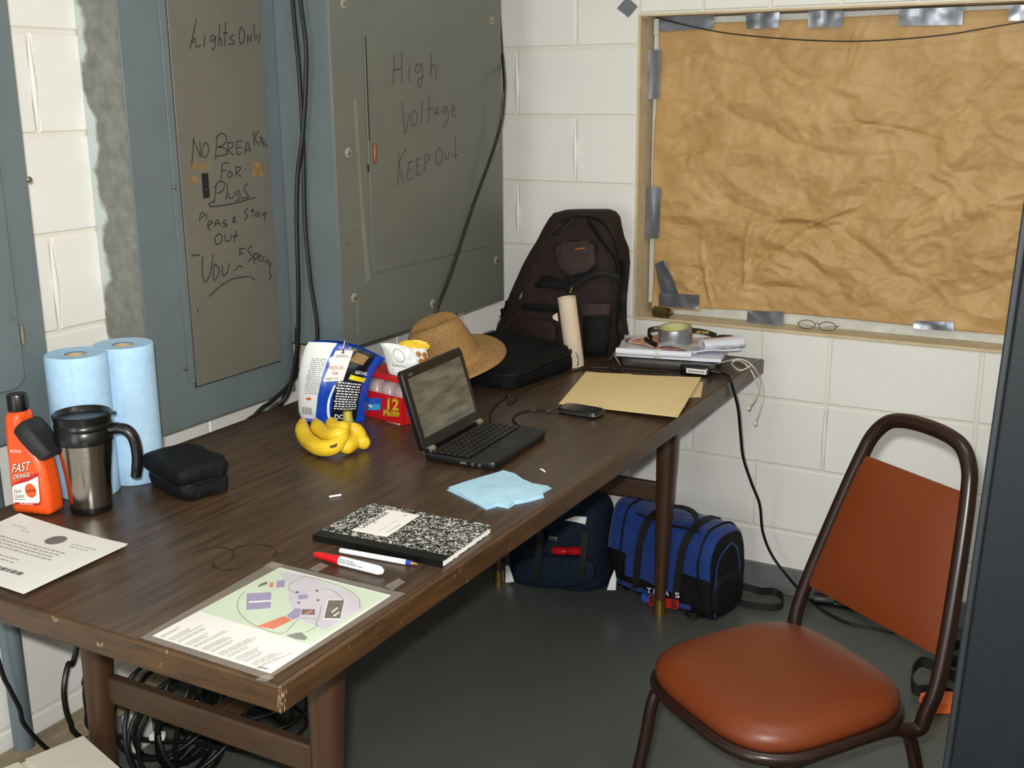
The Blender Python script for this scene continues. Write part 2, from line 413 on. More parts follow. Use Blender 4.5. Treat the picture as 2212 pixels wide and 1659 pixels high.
# ---- window
FY = .092
win = tag(empty('window_1', (WX0, FY, WZ0)), kind='structure')
g = G(); g.bb(WX0, WX0 + .008, .001, .2, WZ0, WZ1); g.bb(WX1 - .008, WX1, .001, .2, WZ0, WZ1); obj('window_jamb', g, 'jamb_beige', win, smooth=0)
obj('window_sill', G().bb(WX0 + .008, WX1 - .008, -.002, .2, WZ0 - .001, WZ0 + .008), 'jamb_beige', win, bevel=.002)
obj('window_head', G().bb(WX0 + .008, WX1 - .008, .001, .2, WZ1 - .006, WZ1), 'jamb_beige', win, smooth=0)
obj('window_frame', G().bb(WX0 + .012, WX0 + .05, FY, FY + .05, WZ0 + .035, WZ1 - .02), 'frame_white', win, bevel=.003)
obj('window_frame', G().bb(WX1 - .05, WX1 - .012, FY, FY + .05, WZ0 + .03, WZ1 - .02), 'frame_white', win, bevel=.003)
obj('window_frame', G().bb(WX0 + .012, WX1 - .012, FY - .006, FY + .045, WZ1 - .055, WZ1 - .008), 'frame_white', win, bevel=.003)
obj('window_frame', G().bb(WX0 + .06, WX1 - .012, FY - .012, FY + .045, WZ0 + .008, WZ0 + .05), 'frame_white', win, bevel=.003)
obj('window_frame', G().bb(1.33, 1.36, FY + .005, FY + .04, WZ0 + .05, WZ1 - .055), 'frame_white', win, bevel=.003)
obj('pane', G().bb(WX0 + .05, 1.33, FY + .02, FY + .025, WZ0 + .05, WZ1 - .055), 'window_glass', win, smooth=0)
obj('pane', G().bb(1.36, WX1 - .05, FY + .02, FY + .025, WZ0 + .05, WZ1 - .055), 'window_glass', win, smooth=0)
obj('frame_block', G().box(at(1392, 31, 1, .05), (.03, .05, .022)), 'frame_white', win, bevel=.002)

# ---- crumpled kraft paper over the window
PY = FY - .014
pl0 = at(1414, 400, 1, PY); plx = pl0.x
def vor(p):
    return noise.voronoi(p)[0]
prng = random.Random(3)
FOLDS = []
for i in range(70):
    a = prng.gauss(.12, .5) if i % 3 else prng.uniform(0, math.pi)
    c = Vector((prng.uniform(.6, 2.1), prng.uniform(.85, 1.7)))
    FOLDS.append((c, Vector((math.cos(a), math.sin(a))), prng.uniform(.05, .22), prng.uniform(.006, .022), prng.uniform(-1, 1)))
def paper_h(x, z):
    low = 1.05 - min(1, max(0, (z - .85) / .85)) * .62; h = 0
    for k_, (f_, a_) in enumerate(((3.2, .026), (7.5, .015), (16, .0075), (33, .0034))):
        q = Vector((x * f_ * .85, z * f_ * 1.15, 3.1 * k_)); q = q + noise.noise_vector(q * .6 + Vector((5, 2, k_))) * .25
        t_ = noise.noise(q) * (1.5 if k_ < 2 else 1.2) + .25; h += a_ * (abs((t_ % 1) - .5) - .25) * (1.5 if k_ % 2 else -1.5)
    for (c, dr, ln, wd_, s_) in FOLDS:
        dx, dz = x - c.x, z - c.y; u = dx * dr.x + dz * dr.y; w = -dx * dr.y + dz * dr.x + .15 * (u * u) / ln
        if abs(u) < ln and abs(w) < wd_:
            h += s_ * .011 * (1 - abs(w) / wd_) * (1 - (u / ln) ** 2)
    h += noise.noise(Vector((x * 3, z * 3, 5))) * .006
    return h * low
PXR = 2.02
def paper_fn(u, v):
    zb = .843 + .014 * u + .008 * math.sin(u * 5.2) - .01 * (u < .12) ; zt = 1.688 - .004 * math.sin(u * 7)
    x = plx + (PXR - plx) * u + .006 * math.sin(v * 9) * (u < .01); z = zb + (zt - zb) * v
    ed = min(1, min(u, 1 - u, v, 1 - v) * 14)
    return Vector((x, PY - .004 - paper_h(x, z) * (.25 + .75 * ed), z))
kp = obj('kraft_paper_sheet', G().grid(paper_fn, 300, 190), 'kraft_paper', smooth=25)
md = kp.modifiers.new('thickness', 'SOLIDIFY'); md.thickness = .0004
tag(kp, 'large crumpled brown kraft paper sheet taped over the window', 'paper')
# ---- duct tape pieces
def tape(px, label, plane=PY - .014, curl=.004, wall=False):
    c = [at(u, v, 1, plane) for u, v in px]
    def fn(u, v):
        p = (c[0] * (1 - u) + c[1] * u) * (1 - v) + (c[3] * (1 - u) + c[2] * u) * v
        e = 0 if wall else curl * noise.noise(Vector((p.x * 40, p.z * 40, 3)))
        return p + Vector((0, -.0015 + e, 0))
    o = obj('duct_tape_strip', G().sheet(fn, 10, 5, .0006, (0, -1, 0)), 'duct_tape', smooth=50)
    tag(o, label, 'tape', 'duct tape pieces around the window')
tape([(1423, 30), (1543, 28), (1541, 62), (1425, 68)], 'long grey duct tape piece at the top left corner of the brown paper')
tape([(1611, 28), (1684, 26), (1682, 60), (1612, 62)], 'short duct tape piece, second from the left along the paper top edge')
tape([(1747, 23), (1821, 22), (1820, 58), (1746, 60)], 'short duct tape piece, third from the left along the paper top edge')
tape([(1942, 20), (2082, 15), (2079, 54), (1941, 56)], 'longest shiny duct tape strip along the paper top edge')
tape([(2180, 12), (2246, 10), (2246, 44), (2178, 45)], 'duct tape piece cut off by the top right corner of the photo')
tape([(1402, 107), (1429, 108), (1424, 213), (1396, 214)], 'upper upright duct tape strip on the left edge of the paper')
tape([(1397, 403), (1428, 405), (1423, 515), (1394, 515)], 'lower upright duct tape strip on the left edge of the paper')
tape([(1414.7, 570), (1436.4, 561), (1467.5, 637.7), (1427, 633)], 'slanted wrinkled duct tape strip at the lower left paper corner', PY - .016)
tape([(1423.4, 633), (1511, 637), (1508.8, 668.8), (1422.7, 660)], 'level duct tape strip at the lower left paper corner', PY - .021)
tape([(1614.8, 671.2), (1693.6, 673.2), (1692, 705.9), (1613, 698)], 'duct tape piece on the window bottom rail left of the eyeglasses', PY - .02)
tape([(1973.5, 692.9), (2060.6, 694.8), (2060, 715.3), (1973.5, 709.8)], 'duct tape piece on the window bottom rail right of the eyeglasses', PY - .02)
tape([(1355, -7), (1378, 14), (1358, 38), (1333, 18)], 'small diamond of duct tape on the white block wall', -.0005, 0, True)
# ---- drooping wire
pw = [at(u, v, 1, .035) for u, v in [(1404, 34), (1470, 52), (1560, 70), (1650, 80), (1750, 87), (1850, 89), (1950, 84), (2050, 74), (2140, 59), (2240, 42)]]
pw[0].y = .06
tag(obj('hanging_wire', G().tube(spline(pw, 6), .0018, 6), 'black_wire'), 'thin dark wire drooping across the top of the brown paper', 'wire')

# ============================================================ ELECTRICAL PANELS
def screw(parent, p, nrm, r=.007, wash=True):
    g = G(); ax = (Y, Z, X)
    if wash: g.lathe([(r * 1.9, 0), (r * 1.9, .0012), (r * 1.7, .002), (0, .002)], p, 18, ax, mi=0)
    g.lathe([(r, .001), (r, .003), (r * .7, .0048), (0, .0052)], p, 14, ax, mi=1)
    return obj('screw', g, ['washer_paint', 'screw_metal'], parent)
def plate(parent, name, mat, x, th, ys, zs, bevel=.0015, rad=0):
    if rad:
        y0, y1, z0, z1 = ys[0], ys[1], zs[0], zs[1]; pts = []
        for cy, cz, a0 in ((y1 - rad, z0 + rad, -90), (y1 - rad, z1 - rad, 0), (y0 + rad, z1 - rad, 90), (y0 + rad, z0 + rad, 180)):
            for k in range(7):
                a = math.radians(a0 + 15 * k); pts.append(Vector((x, cy + rad * math.cos(a), cz + rad * math.sin(a))))
        return obj(name, G().slab(pts, (th, 0, 0)), mat, parent, bevel=bevel)
    return obj(name, G().bb(x, x + th, ys[0], ys[1], zs[0], zs[1]), mat, parent, bevel=bevel)
# leftmost panel
XA = .118
pa = thing('electrical_panel', 'blue-grey electrical panel with rounded door cut off at the left edge', 'electrical panel', (.06, -2.15, .856), 'electrical panels on the left wall')
obj('panel_box', G().bb(.001, XA - .003, -2.6, -1.758, .858, 2.3), 'panel_blue', pa, bevel=.002)
plate(pa, 'front_cover', 'panel_blue', XA - .003, .003, (-2.62, -1.754), (.854, 2.31), .0012)
dy, dz = at(38, 700, 0, XA).y, at(35, 840, 0, XA).z
plate(pa, 'door', 'panel_blue', XA, .006, (-2.5, dy), (dz, 2.2), .003, .03)
yy, zz = at(44, 722, 0, XA).y, at(44, 722, 0, XA).z
obj('door_hinge', G().tube([(XA + .006, yy, zz - .018), (XA + .006, yy, zz + .018)], .004, 8), 'screw_metal', pa)
screw(pa, at(62, 388, 0, XA), X, .006, False)
# middle panel
XB, YB0, YB1, ZB = .125, -1.503, -1.032, .766
pb = thing('electrical_panel', 'middle grey electrical panel marked Lights Only in black marker', 'electrical panel', (.06, -1.27, ZB), 'electrical panels on the left wall')
obj('panel_box', G().bb(.0005, XB - .004, YB0, YB1, ZB + .004, 2.3), 'bare_galvanized', pb, bevel=.0015, label='bare galvanized panel side smeared with white paint')
plate(pb, 'front_cover', 'panel_blue', XB - .004, .004, (YB0 - .002, YB1), (ZB, 2.32))
d0 = at(396, 460, 0, XB + .004).y; d1 = at(600, 650, 0, XB + .004).y; dzb = at(417, 838, 0, XB + .004).z
s0 = at(372, 400, 0, XB).y
plate(pb, 'hinge_strip', 'panel_blue', XB, .003, (s0, d0 - .002), (dzb + .01, 2.25), .001)
obj('door_gap', G().bb(XB, XB + .0008, d0 - .0022, d1 + .0022, dzb - .003, 2.25), 'dark_gap', pb, smooth=0)
doorb = plate(pb, 'door', 'panel_warm', XB + .0006, .0045, (d0, d1), (dzb, 2.25), .0012)
XD = XB + .0051
c = at(443.5, 401, 0, XD)
obj('latch_slot', G().bb(XD - .001, XD + .0008, at(437, 400, 0, XD).y, at(451, 400, 0, XD).y, at(444, 428, 0, XD).z, at(444, 374, 0, XD).z), 'dark_gap', pb, smooth=0)
obj('latch_pin', G().lathe([(.0018, 0), (.0018, .0015), (0, .002)], at(444, 410, 0, XD + .0008), 10, (Y, Z, X)), 'screw_metal', pb)
screw(pb, at(376, 404, 0, XB + .003), X, .005, False); screw(pb, at(401, 796, 0, XB + .003), X, .005, False)
for (a, b, e, f) in ((412, 353, 452, 366), (407, 380, 428, 397), (545, 350, 567, 382)):
    p = [at(a, b, 0, XD), at(e, b, 0, XD), at(e, f, 0, XD), at(a, f, 0, XD)]
    obj('tape_mark', G().slab([q + X * .0002 for q in p], (.0002, 0, 0)), 'tape_residue', pb, smooth=0)
K1 = 3.45625
def hw(lst, oy): return [[(x / K1, y / K1 + oy) for x, y in p] for p in lst]
ST1 = [[(1465, 140), (1450, 230), (1418, 365)], [(1436, 325), (1455, 285), (1468, 350), (1500, 335)], [(1530, 260), (1522, 355)], [(1563, 203), (1563, 209)],
 [(1605, 268), (1580, 265), (1572, 300), (1590, 310), (1608, 275), (1605, 340), (1590, 372), (1580, 360)], [(1640, 180), (1632, 345)], [(1634, 305), (1650, 285), (1658, 345)],
 [(1685, 160), (1678, 345)], [(1665, 250), (1702, 244)], [(1745, 262), (1715, 280), (1745, 308), (1746, 325), (1705, 332)],
 [(1800, 200), (1785, 260), (1795, 325), (1820, 310), (1826, 250), (1805, 200)], [(1850, 330), (1850, 262), (1875, 310), (1878, 245)], [(1895, 185), (1905, 305)], [(1912, 255), (1922, 288)], [(1938, 250), (1935, 300), (1928, 330)],
 [(1446, 1030), (1440, 1130), (1430, 1250)], [(1440, 1035), (1497, 1170)], [(1497, 1170), (1492, 1050)], [(1540, 1060), (1512, 1100), (1515, 1170), (1545, 1165), (1558, 1110), (1540, 1060)],
 [(1622, 1010), (1608, 1190)], [(1608, 1035), (1650, 995), (1690, 1020), (1680, 1070), (1628, 1100)], [(1630, 1098), (1680, 1108), (1690, 1150), (1614, 1168)],
 [(1702, 1060), (1697, 1160)], [(1700, 1070), (1736, 1065), (1735, 1100), (1705, 1120), (1745, 1160)], [(1765, 1060), (1770, 1150), (1806, 1140)], [(1765, 1060), (1806, 1050)], [(1768, 1105), (1800, 1098)],
 [(1828, 1155), (1846, 1060), (1870, 1142)], [(1835, 1120), (1868, 1115)], [(1896, 985), (1900, 1085)], [(1932, 978), (1905, 1030), (1936, 1082)], [(1945, 1010), (1950, 1072)], [(1948, 1035), (1966, 1030)], [(1956, 1040), (1970, 1095)], [(1978, 1050), (1962, 1068), (1990, 1082), (1985, 1102)],
 [(1660, 1220), (1650, 1345)], [(1660, 1220), (1706, 1214)], [(1656, 1275), (1690, 1268)], [(1715, 1275), (1700, 1308), (1720, 1325), (1736, 1300), (1716, 1275)], [(1763, 1245), (1760, 1322)], [(1762, 1250), (1796, 1250), (1785, 1280), (1765, 1285), (1800, 1318)], [(1830, 1256), (1831, 1263)], [(1838, 1316), (1838, 1323)],
 [(1615, 1380), (1606, 1450), (1600, 1520)], [(1598, 1405), (1640, 1355), (1680, 1370), (1665, 1420), (1618, 1446)], [(1700, 1370), (1690, 1490)], [(1706, 1435), (1715, 1480), (1745, 1470), (1748, 1430)], [(1786, 1418), (1765, 1435), (1770, 1465), (1790, 1430), (1790, 1480), (1760, 1500)], [(1852, 1372), (1820, 1400), (1846, 1450), (1855, 1470), (1800, 1482)], [(1905, 1473), (1740, 1520), (1590, 1542), (1560, 1525), (1600, 1500)],
 [(1497, 1588), (1490, 1655)], [(1500, 1585), (1530, 1600), (1500, 1632)], [(1850, 1555), (1825, 1580), (1850, 1610), (1825, 1642)], [(1886, 1550), (1885, 1625)], [(1868, 1578), (1902, 1570)], [(1922, 1580), (1905, 1603), (1922, 1615), (1930, 1585), (1940, 1622)], [(1955, 1582), (1967, 1610), (1986, 1578), (1972, 1645)]]
ST2 = [[(1545, 5), (1540, 55)], [(1555, 95), (1587, 72), (1565, 58), (1550, 95), (1570, 132)], [(1600, 105), (1620, 50), (1646, 95)], [(1606, 82), (1640, 78)], [(1692, 52), (1662, 72), (1698, 90), (1664, 105)], [(1762, 28), (1738, 40), (1756, 48), (1735, 66), (1764, 68)],
 [(1635, 155), (1605, 190), (1620, 237), (1655, 212), (1652, 165), (1635, 155)], [(1680, 155), (1685, 208), (1720, 200), (1726, 160)], [(1762, 130), (1750, 217)], [(1735, 177), (1782, 165)], [(1825, 162), (1825, 168)],
 [(1515, 325), (1510, 430), (1530, 520), (1570, 450), (1592, 310)], [(1605, 378), (1592, 440), (1602, 505), (1640, 430), (1606, 380)], [(1660, 390), (1665, 467), (1700, 440), (1713, 375)], [(1750, 432), (1785, 395), (1815, 407)], [(1790, 268), (1790, 318)], [(1786, 272), (1832, 262)], [(1792, 305), (1820, 300)],
 [(1882, 245), (1850, 280), (1886, 328), (1850, 362)], [(1895, 300), (1900, 378)], [(1895, 310), (1922, 305), (1916, 340), (1898, 346)], [(1930, 332), (1950, 322), (1936, 310), (1930, 350), (1950, 362)], [(1976, 320), (1960, 345), (1980, 366)], [(1990, 340), (1996, 382)], [(2006, 345), (2011, 396)], [(2021, 370), (2014, 450), (2026, 465), (2008, 500)],
 [(1560, 625), (1640, 550), (1720, 500), (1790, 482), (1860, 475)], [(1870, 475), (1902, 502)], [(1478, 718), (1476, 745)], [(1430, 320), (1495, 312)]]
fnb = lambda u, v: at(u, v, 0, XD + .0004)
def lines_of(ST, cuts):
    out = [[] for _ in range(len(cuts) + 1)]
    for p in ST:
        m = sum(b for a, b in p) / len(p); out[sum(m > c for c in cuts)].append(p)
    return out
for L_ in lines_of(ST1, (600, 1195, 1345, 1552)): obj('handwriting', G().strokes(hw(L_, 0), fnb, .0030, X), 'black_ink', pb, smooth=0, label='black marker handwriting on the panel door')
for L_ in lines_of(ST2, (140, 245)): obj('handwriting', G().strokes(hw(L_, 460), fnb, .0032, X), 'black_ink', pb, smooth=0, label='black marker handwriting low on the panel door')
# right panel
XC, YC0, YC1, ZC = .287, -1.030, -.240, .886
pc = thing('electrical_panel', 'deep grey electrical panel marked High Voltage Keep Out', 'electrical panel', (.14, -.63, ZC), 'electrical panels on the left wall')
obj('panel_box', G().bb(.0005, XC - .004, YC0, YC1, ZC + .003, 2.3), 'panel_blue', pc, bevel=.002)
plate(pc, 'front_cover', 'panel_grey', XC - .004, .004, (YC0 - .001, YC1 + .001), (ZC, 2.32), .0015)
e0, e1 = at(786, 70, 0, XC + .003).y, at(1044, 120, 0, XC + .003).y; ez0, ez1 = at(808, 590, 0, XC + .003).z, at(784, 59, 0, XC + .003).z
plate(pc, 'door', 'panel_grey', XC, .003, (e0, e1), (ez0, ez1), .0012)
q0, q1 = at(789, 78, 0, XC + .0031), at(795, 303, 0, XC + .0031)
obj('door_gap', G().bb(XC, XC + .0036, q0.y - .0012, q0.y + .0022, q1.z, q0.z), 'dark_gap', pc, smooth=0)
q0, q1 = at(796, 356, 0, XC + .0031), at(797, 372, 0, XC + .0031)
obj('door_gap', G().bb(XC, XC + .0036, q0.y - .001, q0.y + .0015, q1.z, q0.z), 'dark_gap', pc, smooth=0)
lp = at(810, 330, 0, XC + .006)
obj('latch', G().box(lp, (.008, .011, .046), (X, (Y + Z * .12).normalized(), (Z - Y * -.05).normalized())), 'copper_latch', pc, bevel=.002)
for (u, v) in ((742, 8), (1063, 45), (752, 330), (765, 643), (935, 656), (1072, 562), (1073, 315)): screw(pc, at(u, v, 0, XC), X, .0062)
for (u, a, b) in ((1041, 110, 146), (1046, 474, 510)):
    p, q = at(u, a, 0, XC), at(u, b, 0, XC); obj('door_hinge', G().tube([p, q], .003, 8), 'washer_paint', pc)
mk('paint_scrape', '74756b', rough=.5, var=.15, vs=50)
for pts_ in ([(762, 215), (770, 212), (782, 420), (800, 600), (790, 612), (776, 420)], [(768, 640), (772, 640), (776, 720), (771, 722)]): obj('paint_scrape', G().slab([at(u, v, 0, XC + .0003) for u, v in pts_], (.0002, 0, 0)), 'paint_scrape', pc, smooth=0)
ST3 = [[(1010, 410), (1004, 530), (998, 640)], [(1065, 380), (1065, 620)], [(1005, 525), (1066, 510)], [(1120, 485), (1118, 612)], [(1138, 412), (1138, 418)], [(1215, 482), (1180, 480), (1165, 522), (1185, 545), (1215, 492), (1221, 560), (1205, 642), (1185, 640), (1190, 602), (1226, 570)],
 [(1285, 400), (1280, 582)], [(1282, 530), (1300, 485), (1322, 502), (1322, 592)], [(1065, 755), (1078, 880), (1090, 1000), (1112, 900), (1128, 840)], [(1146, 838), (1135, 895), (1150, 940), (1180, 900), (1168, 832), (1146, 838)], [(1219, 735), (1210, 922)], [(1268, 710), (1265, 916)], [(1244, 820), (1300, 805)],
 [(1310, 870), (1325, 800), (1340, 867)], [(1312, 846), (1338, 842)], [(1407, 795), (1375, 810), (1378, 850), (1405, 815), (1411, 890), (1382, 946), (1374, 930)], [(1440, 832), (1462, 815), (1446, 790), (1435, 830), (1450, 866), (1472, 856)],
 [(1035, 1125), (1044, 1230), (1032, 1392)], [(1098, 1110), (1046, 1210), (1060, 1290), (1075, 1370)], [(1118, 1208), (1105, 1340), (1152, 1325)], [(1108, 1216), (1146, 1205)], [(1110, 1270), (1136, 1262)], [(1180, 1180), (1175, 1306), (1206, 1290)], [(1176, 1190), (1206, 1180)], [(1178, 1240), (1200, 1234)],
 [(1240, 1155), (1235, 1286)], [(1240, 1160), (1270, 1160), (1262, 1205), (1240, 1216)], [(1340, 1105), (1320, 1160), (1330, 1222), (1360, 1215), (1366, 1140), (1340, 1105)], [(1386, 1130), (1392, 1188), (1412, 1178), (1418, 1128)], [(1465, 1025), (1468, 1202)], [(1440, 1165), (1486, 1155)]]
for L_ in lines_of(ST3, (680, 1020)): obj('handwriting', G().strokes([[(x / K1 + 560, y / K1) for x, y in p] for p in L_], lambda u, v: at(u, v, 0, XC + .0034), .0030, X), 'faint_ink', pc, smooth=0, label='faint pencil handwriting on the panel door')
# ---- cables
cy_ = YC0 - .014
def cable(name, pts, r, label, cat='cable', grp=None, mat='black_cable', n=8, k=8, **kw):
    return tag(obj(name, G().tube(spline(pts, k), r, n), mat, **kw), label, cat, grp)
P1 = [at(u, v, 1, cy_) for u, v in [(626, -120), (632, 0), (646, 150), (653, 270), (656, 340), (659, 480), (670, 600), (684, 745)]] + [Vector((.13, cy_ - .02, .78)), Vector((.07, cy_ - .03, .6)), Vector((.06, cy_ - .05, .2))]
cable('power_cable', P1, .0052, 'black cable hanging beside the deep panel, ending behind the snack bags', grp='cables hanging between the panels')
P2 = [at(u, v, 1, cy_ - .012) for u, v in [(643, -120), (649, 0), (661, 100), (660, 200), (653, 300), (643, 380), (641, 480), (645, 640), (642, 750)]] + [at(622, 848, 0, .135), at(585, 886, 0, .11), Vector((.07, -1.2, .66)), Vector((.05, -1.3, .2))]
cable('power_cable', P2, .0055, 'black cable hanging beside the deep panel, bending left to the table edge', grp='cables hanging between the panels')
P3 = [at(u, v, 0, .135) for u, v in [(625, -120), (628, 120), (633, 250), (636, 420), (637, 560), (640, 700), (640, 790), (625, 830), (585, 868), (550, 898)]] + [Vector((.06, -1.3, .6)), Vector((.05, -1.32, .2))]
cable('power_cable', P3, .005, 'leftmost thin black cable lying along the middle panel', grp='cables hanging between the panels')
P4 = [Vector((.24, -.218, 2.2)), at(1080, 60, 1, -.215), at(1086, 130, 1, -.222), at(1089, 185, 0, .325), at(1083, 260, 0, .318), at(1062, 335, 0, .312), at(1020, 450, 0, .302), at(975, 588, 0, .298), at(943, 672, 0, .297), at(935, 720, 0, .27), Vector((.2, -.75, .76)), Vector((.1, -.8, .6))]
cable('power_cable', P4, .0048, 'black cord slanting down across the High Voltage panel', grp=None)
# conduits below the panels
tag(obj('conduit_pipe', G().tube([(.14, -.30, ZC + .01), (.14, -.30, .3), (.14, -.30, 0)], .016, 16), 'conduit_grey'), 'short grey conduit pipe running down from the right panel', 'pipe')

# ============================================================ TABLE
TZ = .745
TX0, TX1, TY0, TY1 = .142, 1.053, -2.181, -.066
table = thing('wooden_table', 'long dark wood-grain table with scuffed edges along the wall', 'table', (.6, -1.12, 0))
g = G().bb(TX0 + .006, TX1 - .006, TY0 + .006, TY1 - .006, TZ - .006, TZ)
top = obj('tabletop', g, 'table_wood', table, smooth=0)
g = G(); ro = [(TX0, TY0), (TX1, TY0), (TX1, TY1), (TX0, TY1)]; ri = [(TX0 + .03, TY0 + .03), (TX1 - .03, TY0 + .03), (TX1 - .03, TY1 - .03), (TX0 + .03, TY1 - .03)]
vs_ = [(x, y, z) for z in (TZ - .043, TZ - .0006) for q_ in (ro, ri) for x, y in q_]
fs_ = []
for i in range(4):
    j = (i + 1) % 4; fs_ += [(8 + i, 8 + j, 12 + j, 12 + i), (i, 4 + i, 4 + j, j), (i, j, 8 + j, 8 + i), (4 + j, 4 + i, 12 + i, 12 + j)]
g.add(vs_, fs_); obj('edge_band', g, 'edge_wood', table, bevel=.004)
obj('underside', G().bb(TX0 + .03, TX1 - .03, TY0 + .03, TY1 - .03, TZ - .03, TZ - .007), 'edge_wood', table, smooth=0)
def leg(xt, yt, xb, yb, ferrule):
    rings = []
    for t in np.linspace(0, 1, 9):
        z = (TZ - .044) * (1 - t) + (.045 if ferrule else 0) * t; x = xt + (xb - xt) * t; y = yt + (yb - yt) * t; r = .0345 * (1 - t) + .0165 * t
        rings.append(sell(x, y, r, r, 2.6, 20, None, z))
    l = obj('leg', G().loft(rings), 'leg_wood', table, smooth=50)
    g = G().lathe([(.018, .0), (.018, .012), (.0175, .05)], (xb, yb, 0), 16, capb=True, capt=True); obj('brass_ferrule', g, 'brass', l)
leg(.862, -.31, .847, -.308, 1); leg(.31, -.35, .322, -.349, 1)
leg(.862, -1.85, .85, -1.87, 1); leg(.302, -1.85, .29, -1.87, 1)
for y in (-1.85, -.31): obj('stretcher', G().bb(.32, .845, y - .011, y + .011, .352, .408), 'stretcher_wood', table, bevel=.004)
obj('stretcher', G().bb(.565, .59, -1.84, -.32, .362, .40), 'leg_wood', table, bevel=.003)
# scuffed corner and old drink rings
rs_ = random.Random(9)
for k in range(14):
    if k % 2: o_, e_, n_ = Vector((TX1 + .0005, TY0 + .001 + .012 * rs_.random() ** 2, TZ - rs_.uniform(.012, .042))), Y, X
    else: o_, e_, n_ = Vector((TX1 - .001 - .016 * rs_.random() ** 2, TY0 - .0005, TZ - rs_.uniform(.012, .042))), X, -Y
    w_, h_ = rs_.uniform(.0006, .0022), rs_.uniform(.003, .010)
    obj('scuff_mark', G().slab([o_ - e_ * w_, o_ + Z * h_ * .4 - e_ * w_ * .3, o_ + Z * h_, o_ + e_ * w_ * .8, o_ - Z * h_ * .6], n_ * .0003), 'bare_wood', table, smooth=0)
mk('drink_stain', '2c1d12', rough=.35, var=.3, vs=60)
def ringdecal(u, v, r, a0, a1, w):
    c = at(u, v, 2, TZ + .0003); q = [math.radians(a0 + (a1 - a0) * k / 24) for k in range(25)]; g = G()
    L_ = [c + Vector((math.cos(t), math.sin(t), 0)) * (r + sg * w * (.6 + .4 * math.sin(5 * t))) for t in q for sg in (-1, 1)]
    g.add(L_, [(2 * i, 2 * i + 1, 2 * i + 3, 2 * i + 2) for i in range(24)]); obj('drink_ring', g, 'drink_stain', table, smooth=0)
ringdecal(458, 1200, .036, 20, 200, .003); ringdecal(545, 1196, .040, 10, 190, .0025); ringdecal(500, 1215, .03, 200, 340, .003)

# ============================================================ CHAIR
ce1 = Vector((.8304, -.5572, 0)); ce2 = Vector((.5572, .8304, 0)); cc = Vector((1.472, -1.312, 0))
def cl(x, y, z): return cc + ce1 * x + ce2 * y + Z * z
chair = thing('stacking_chair', 'orange-brown vinyl stacking chair with brown metal tube frame', 'chair', cc)
SH = .425
def seat_ring(s, z, e=3.5): return [cl(.192 * s * math.copysign(abs(math.cos(t)) ** (2 / e), math.cos(t)), .192 * s * math.copysign(abs(math.sin(t)) ** (2 / e), math.sin(t)), z) for t in [2 * math.pi * k / 48 for k in range(48)]]
prof = [(.9, SH - .008), (.985, SH - .004), (1.0, SH + .008), (.99, SH + .020), (.95, SH + .031), (.86, SH + .040), (.7, SH + .045), (.5, SH + .047), (.3, SH + .048), (.1, SH + .048)]
obj('seat', G().loft([seat_ring(a, b) for a, b in prof]), 'vinyl_orange', chair, smooth=80)
TR = .0125
rail = [cl(.189 * math.copysign(abs(math.cos(t)) ** (2 / 3.5), math.cos(t)), .189 * math.copysign(abs(math.sin(t)) ** (2 / 3.5), math.sin(t)), SH - .014) for t in [2 * math.pi * k / 56 for k in range(56)]]
obj('seat_frame', G().tube(rail, TR, 10, True), 'tube_brown', chair, smooth=80)
ln = math.radians(16); BY = .19
def bk(x, t, off=0): return cl(x + .014, BY + t * math.sin(ln) + off * math.cos(ln), .44 + t * math.cos(ln) - off * math.sin(ln))
bt = [(.170, -.055), (.178, -.02), (.184, .03), (.178, .1), (.163, .2), (.146, .3), (.131, .375), (.118, .418), (.092, .45), (.055, .463), (0, .467)]
pts = [cl(.16, .12, SH - .03)] + [bk(x, t) for x, t in bt] + [bk(-x, t) for x, t in bt[-2::-1]] + [cl(-.16, .12, SH - .03)]
obj('back_frame', G().tube(spline(pts, 5), .0145, 12), 'tube_brown', chair, smooth=80)
def padfn(sgn):
    def fn(u, v):
        t = .085 + .29 * v; w = np.interp(t, [0, .1, .2, .3, .375, .42], [.184, .178, .163, .146, .131, .118]) - .004
        x = -w + 2 * w * u; bulge = .010 * (1 - (2 * u - 1) ** 4) * (1 - (2 * v - 1) ** 6) + .005
        tt = t + .012 * (4 * (u - .5) ** 2 - 1) * (1 if v < .5 else -1) * abs(2 * v - 1) * 0
        return bk(x, tt, -sgn * bulge)
    return fn
g = G(); a, b = padfn(1), padfn(-1); nu, nv = 14, 12
vs_ = [a(i / nu, j / nv) for j in range(nv + 1) for i in range(nu + 1)] + [b(i / nu, j / nv) for j in range(nv + 1) for i in range(nu + 1)]
q = lambda i, j: j * (nu + 1) + i; K = (nu + 1) * (nv + 1); fs_ = []
for j in range(nv):
    for i in range(nu): fs_ += [(q(i, j), q(i + 1, j), q(i + 1, j + 1), q(i, j + 1)), tuple(K + z for z in (q(i, j + 1), q(i + 1, j + 1), q(i + 1, j), q(i, j)))]
for i in range(nu): fs_ += [(q(i + 1, 0), q(i, 0), K + q(i, 0), K + q(i + 1, 0)), (q(i, nv), q(i + 1, nv), K + q(i + 1, nv), K + q(i, nv))]
for j in range(nv): fs_ += [(q(0, j), q(0, j + 1), K + q(0, j + 1), K + q(0, j)), (q(nu, j + 1), q(nu, j), K + q(nu, j), K + q(nu, j + 1))]
g.add(vs_, fs_); obj('backrest', g, 'vinyl_orange', chair, smooth=60)
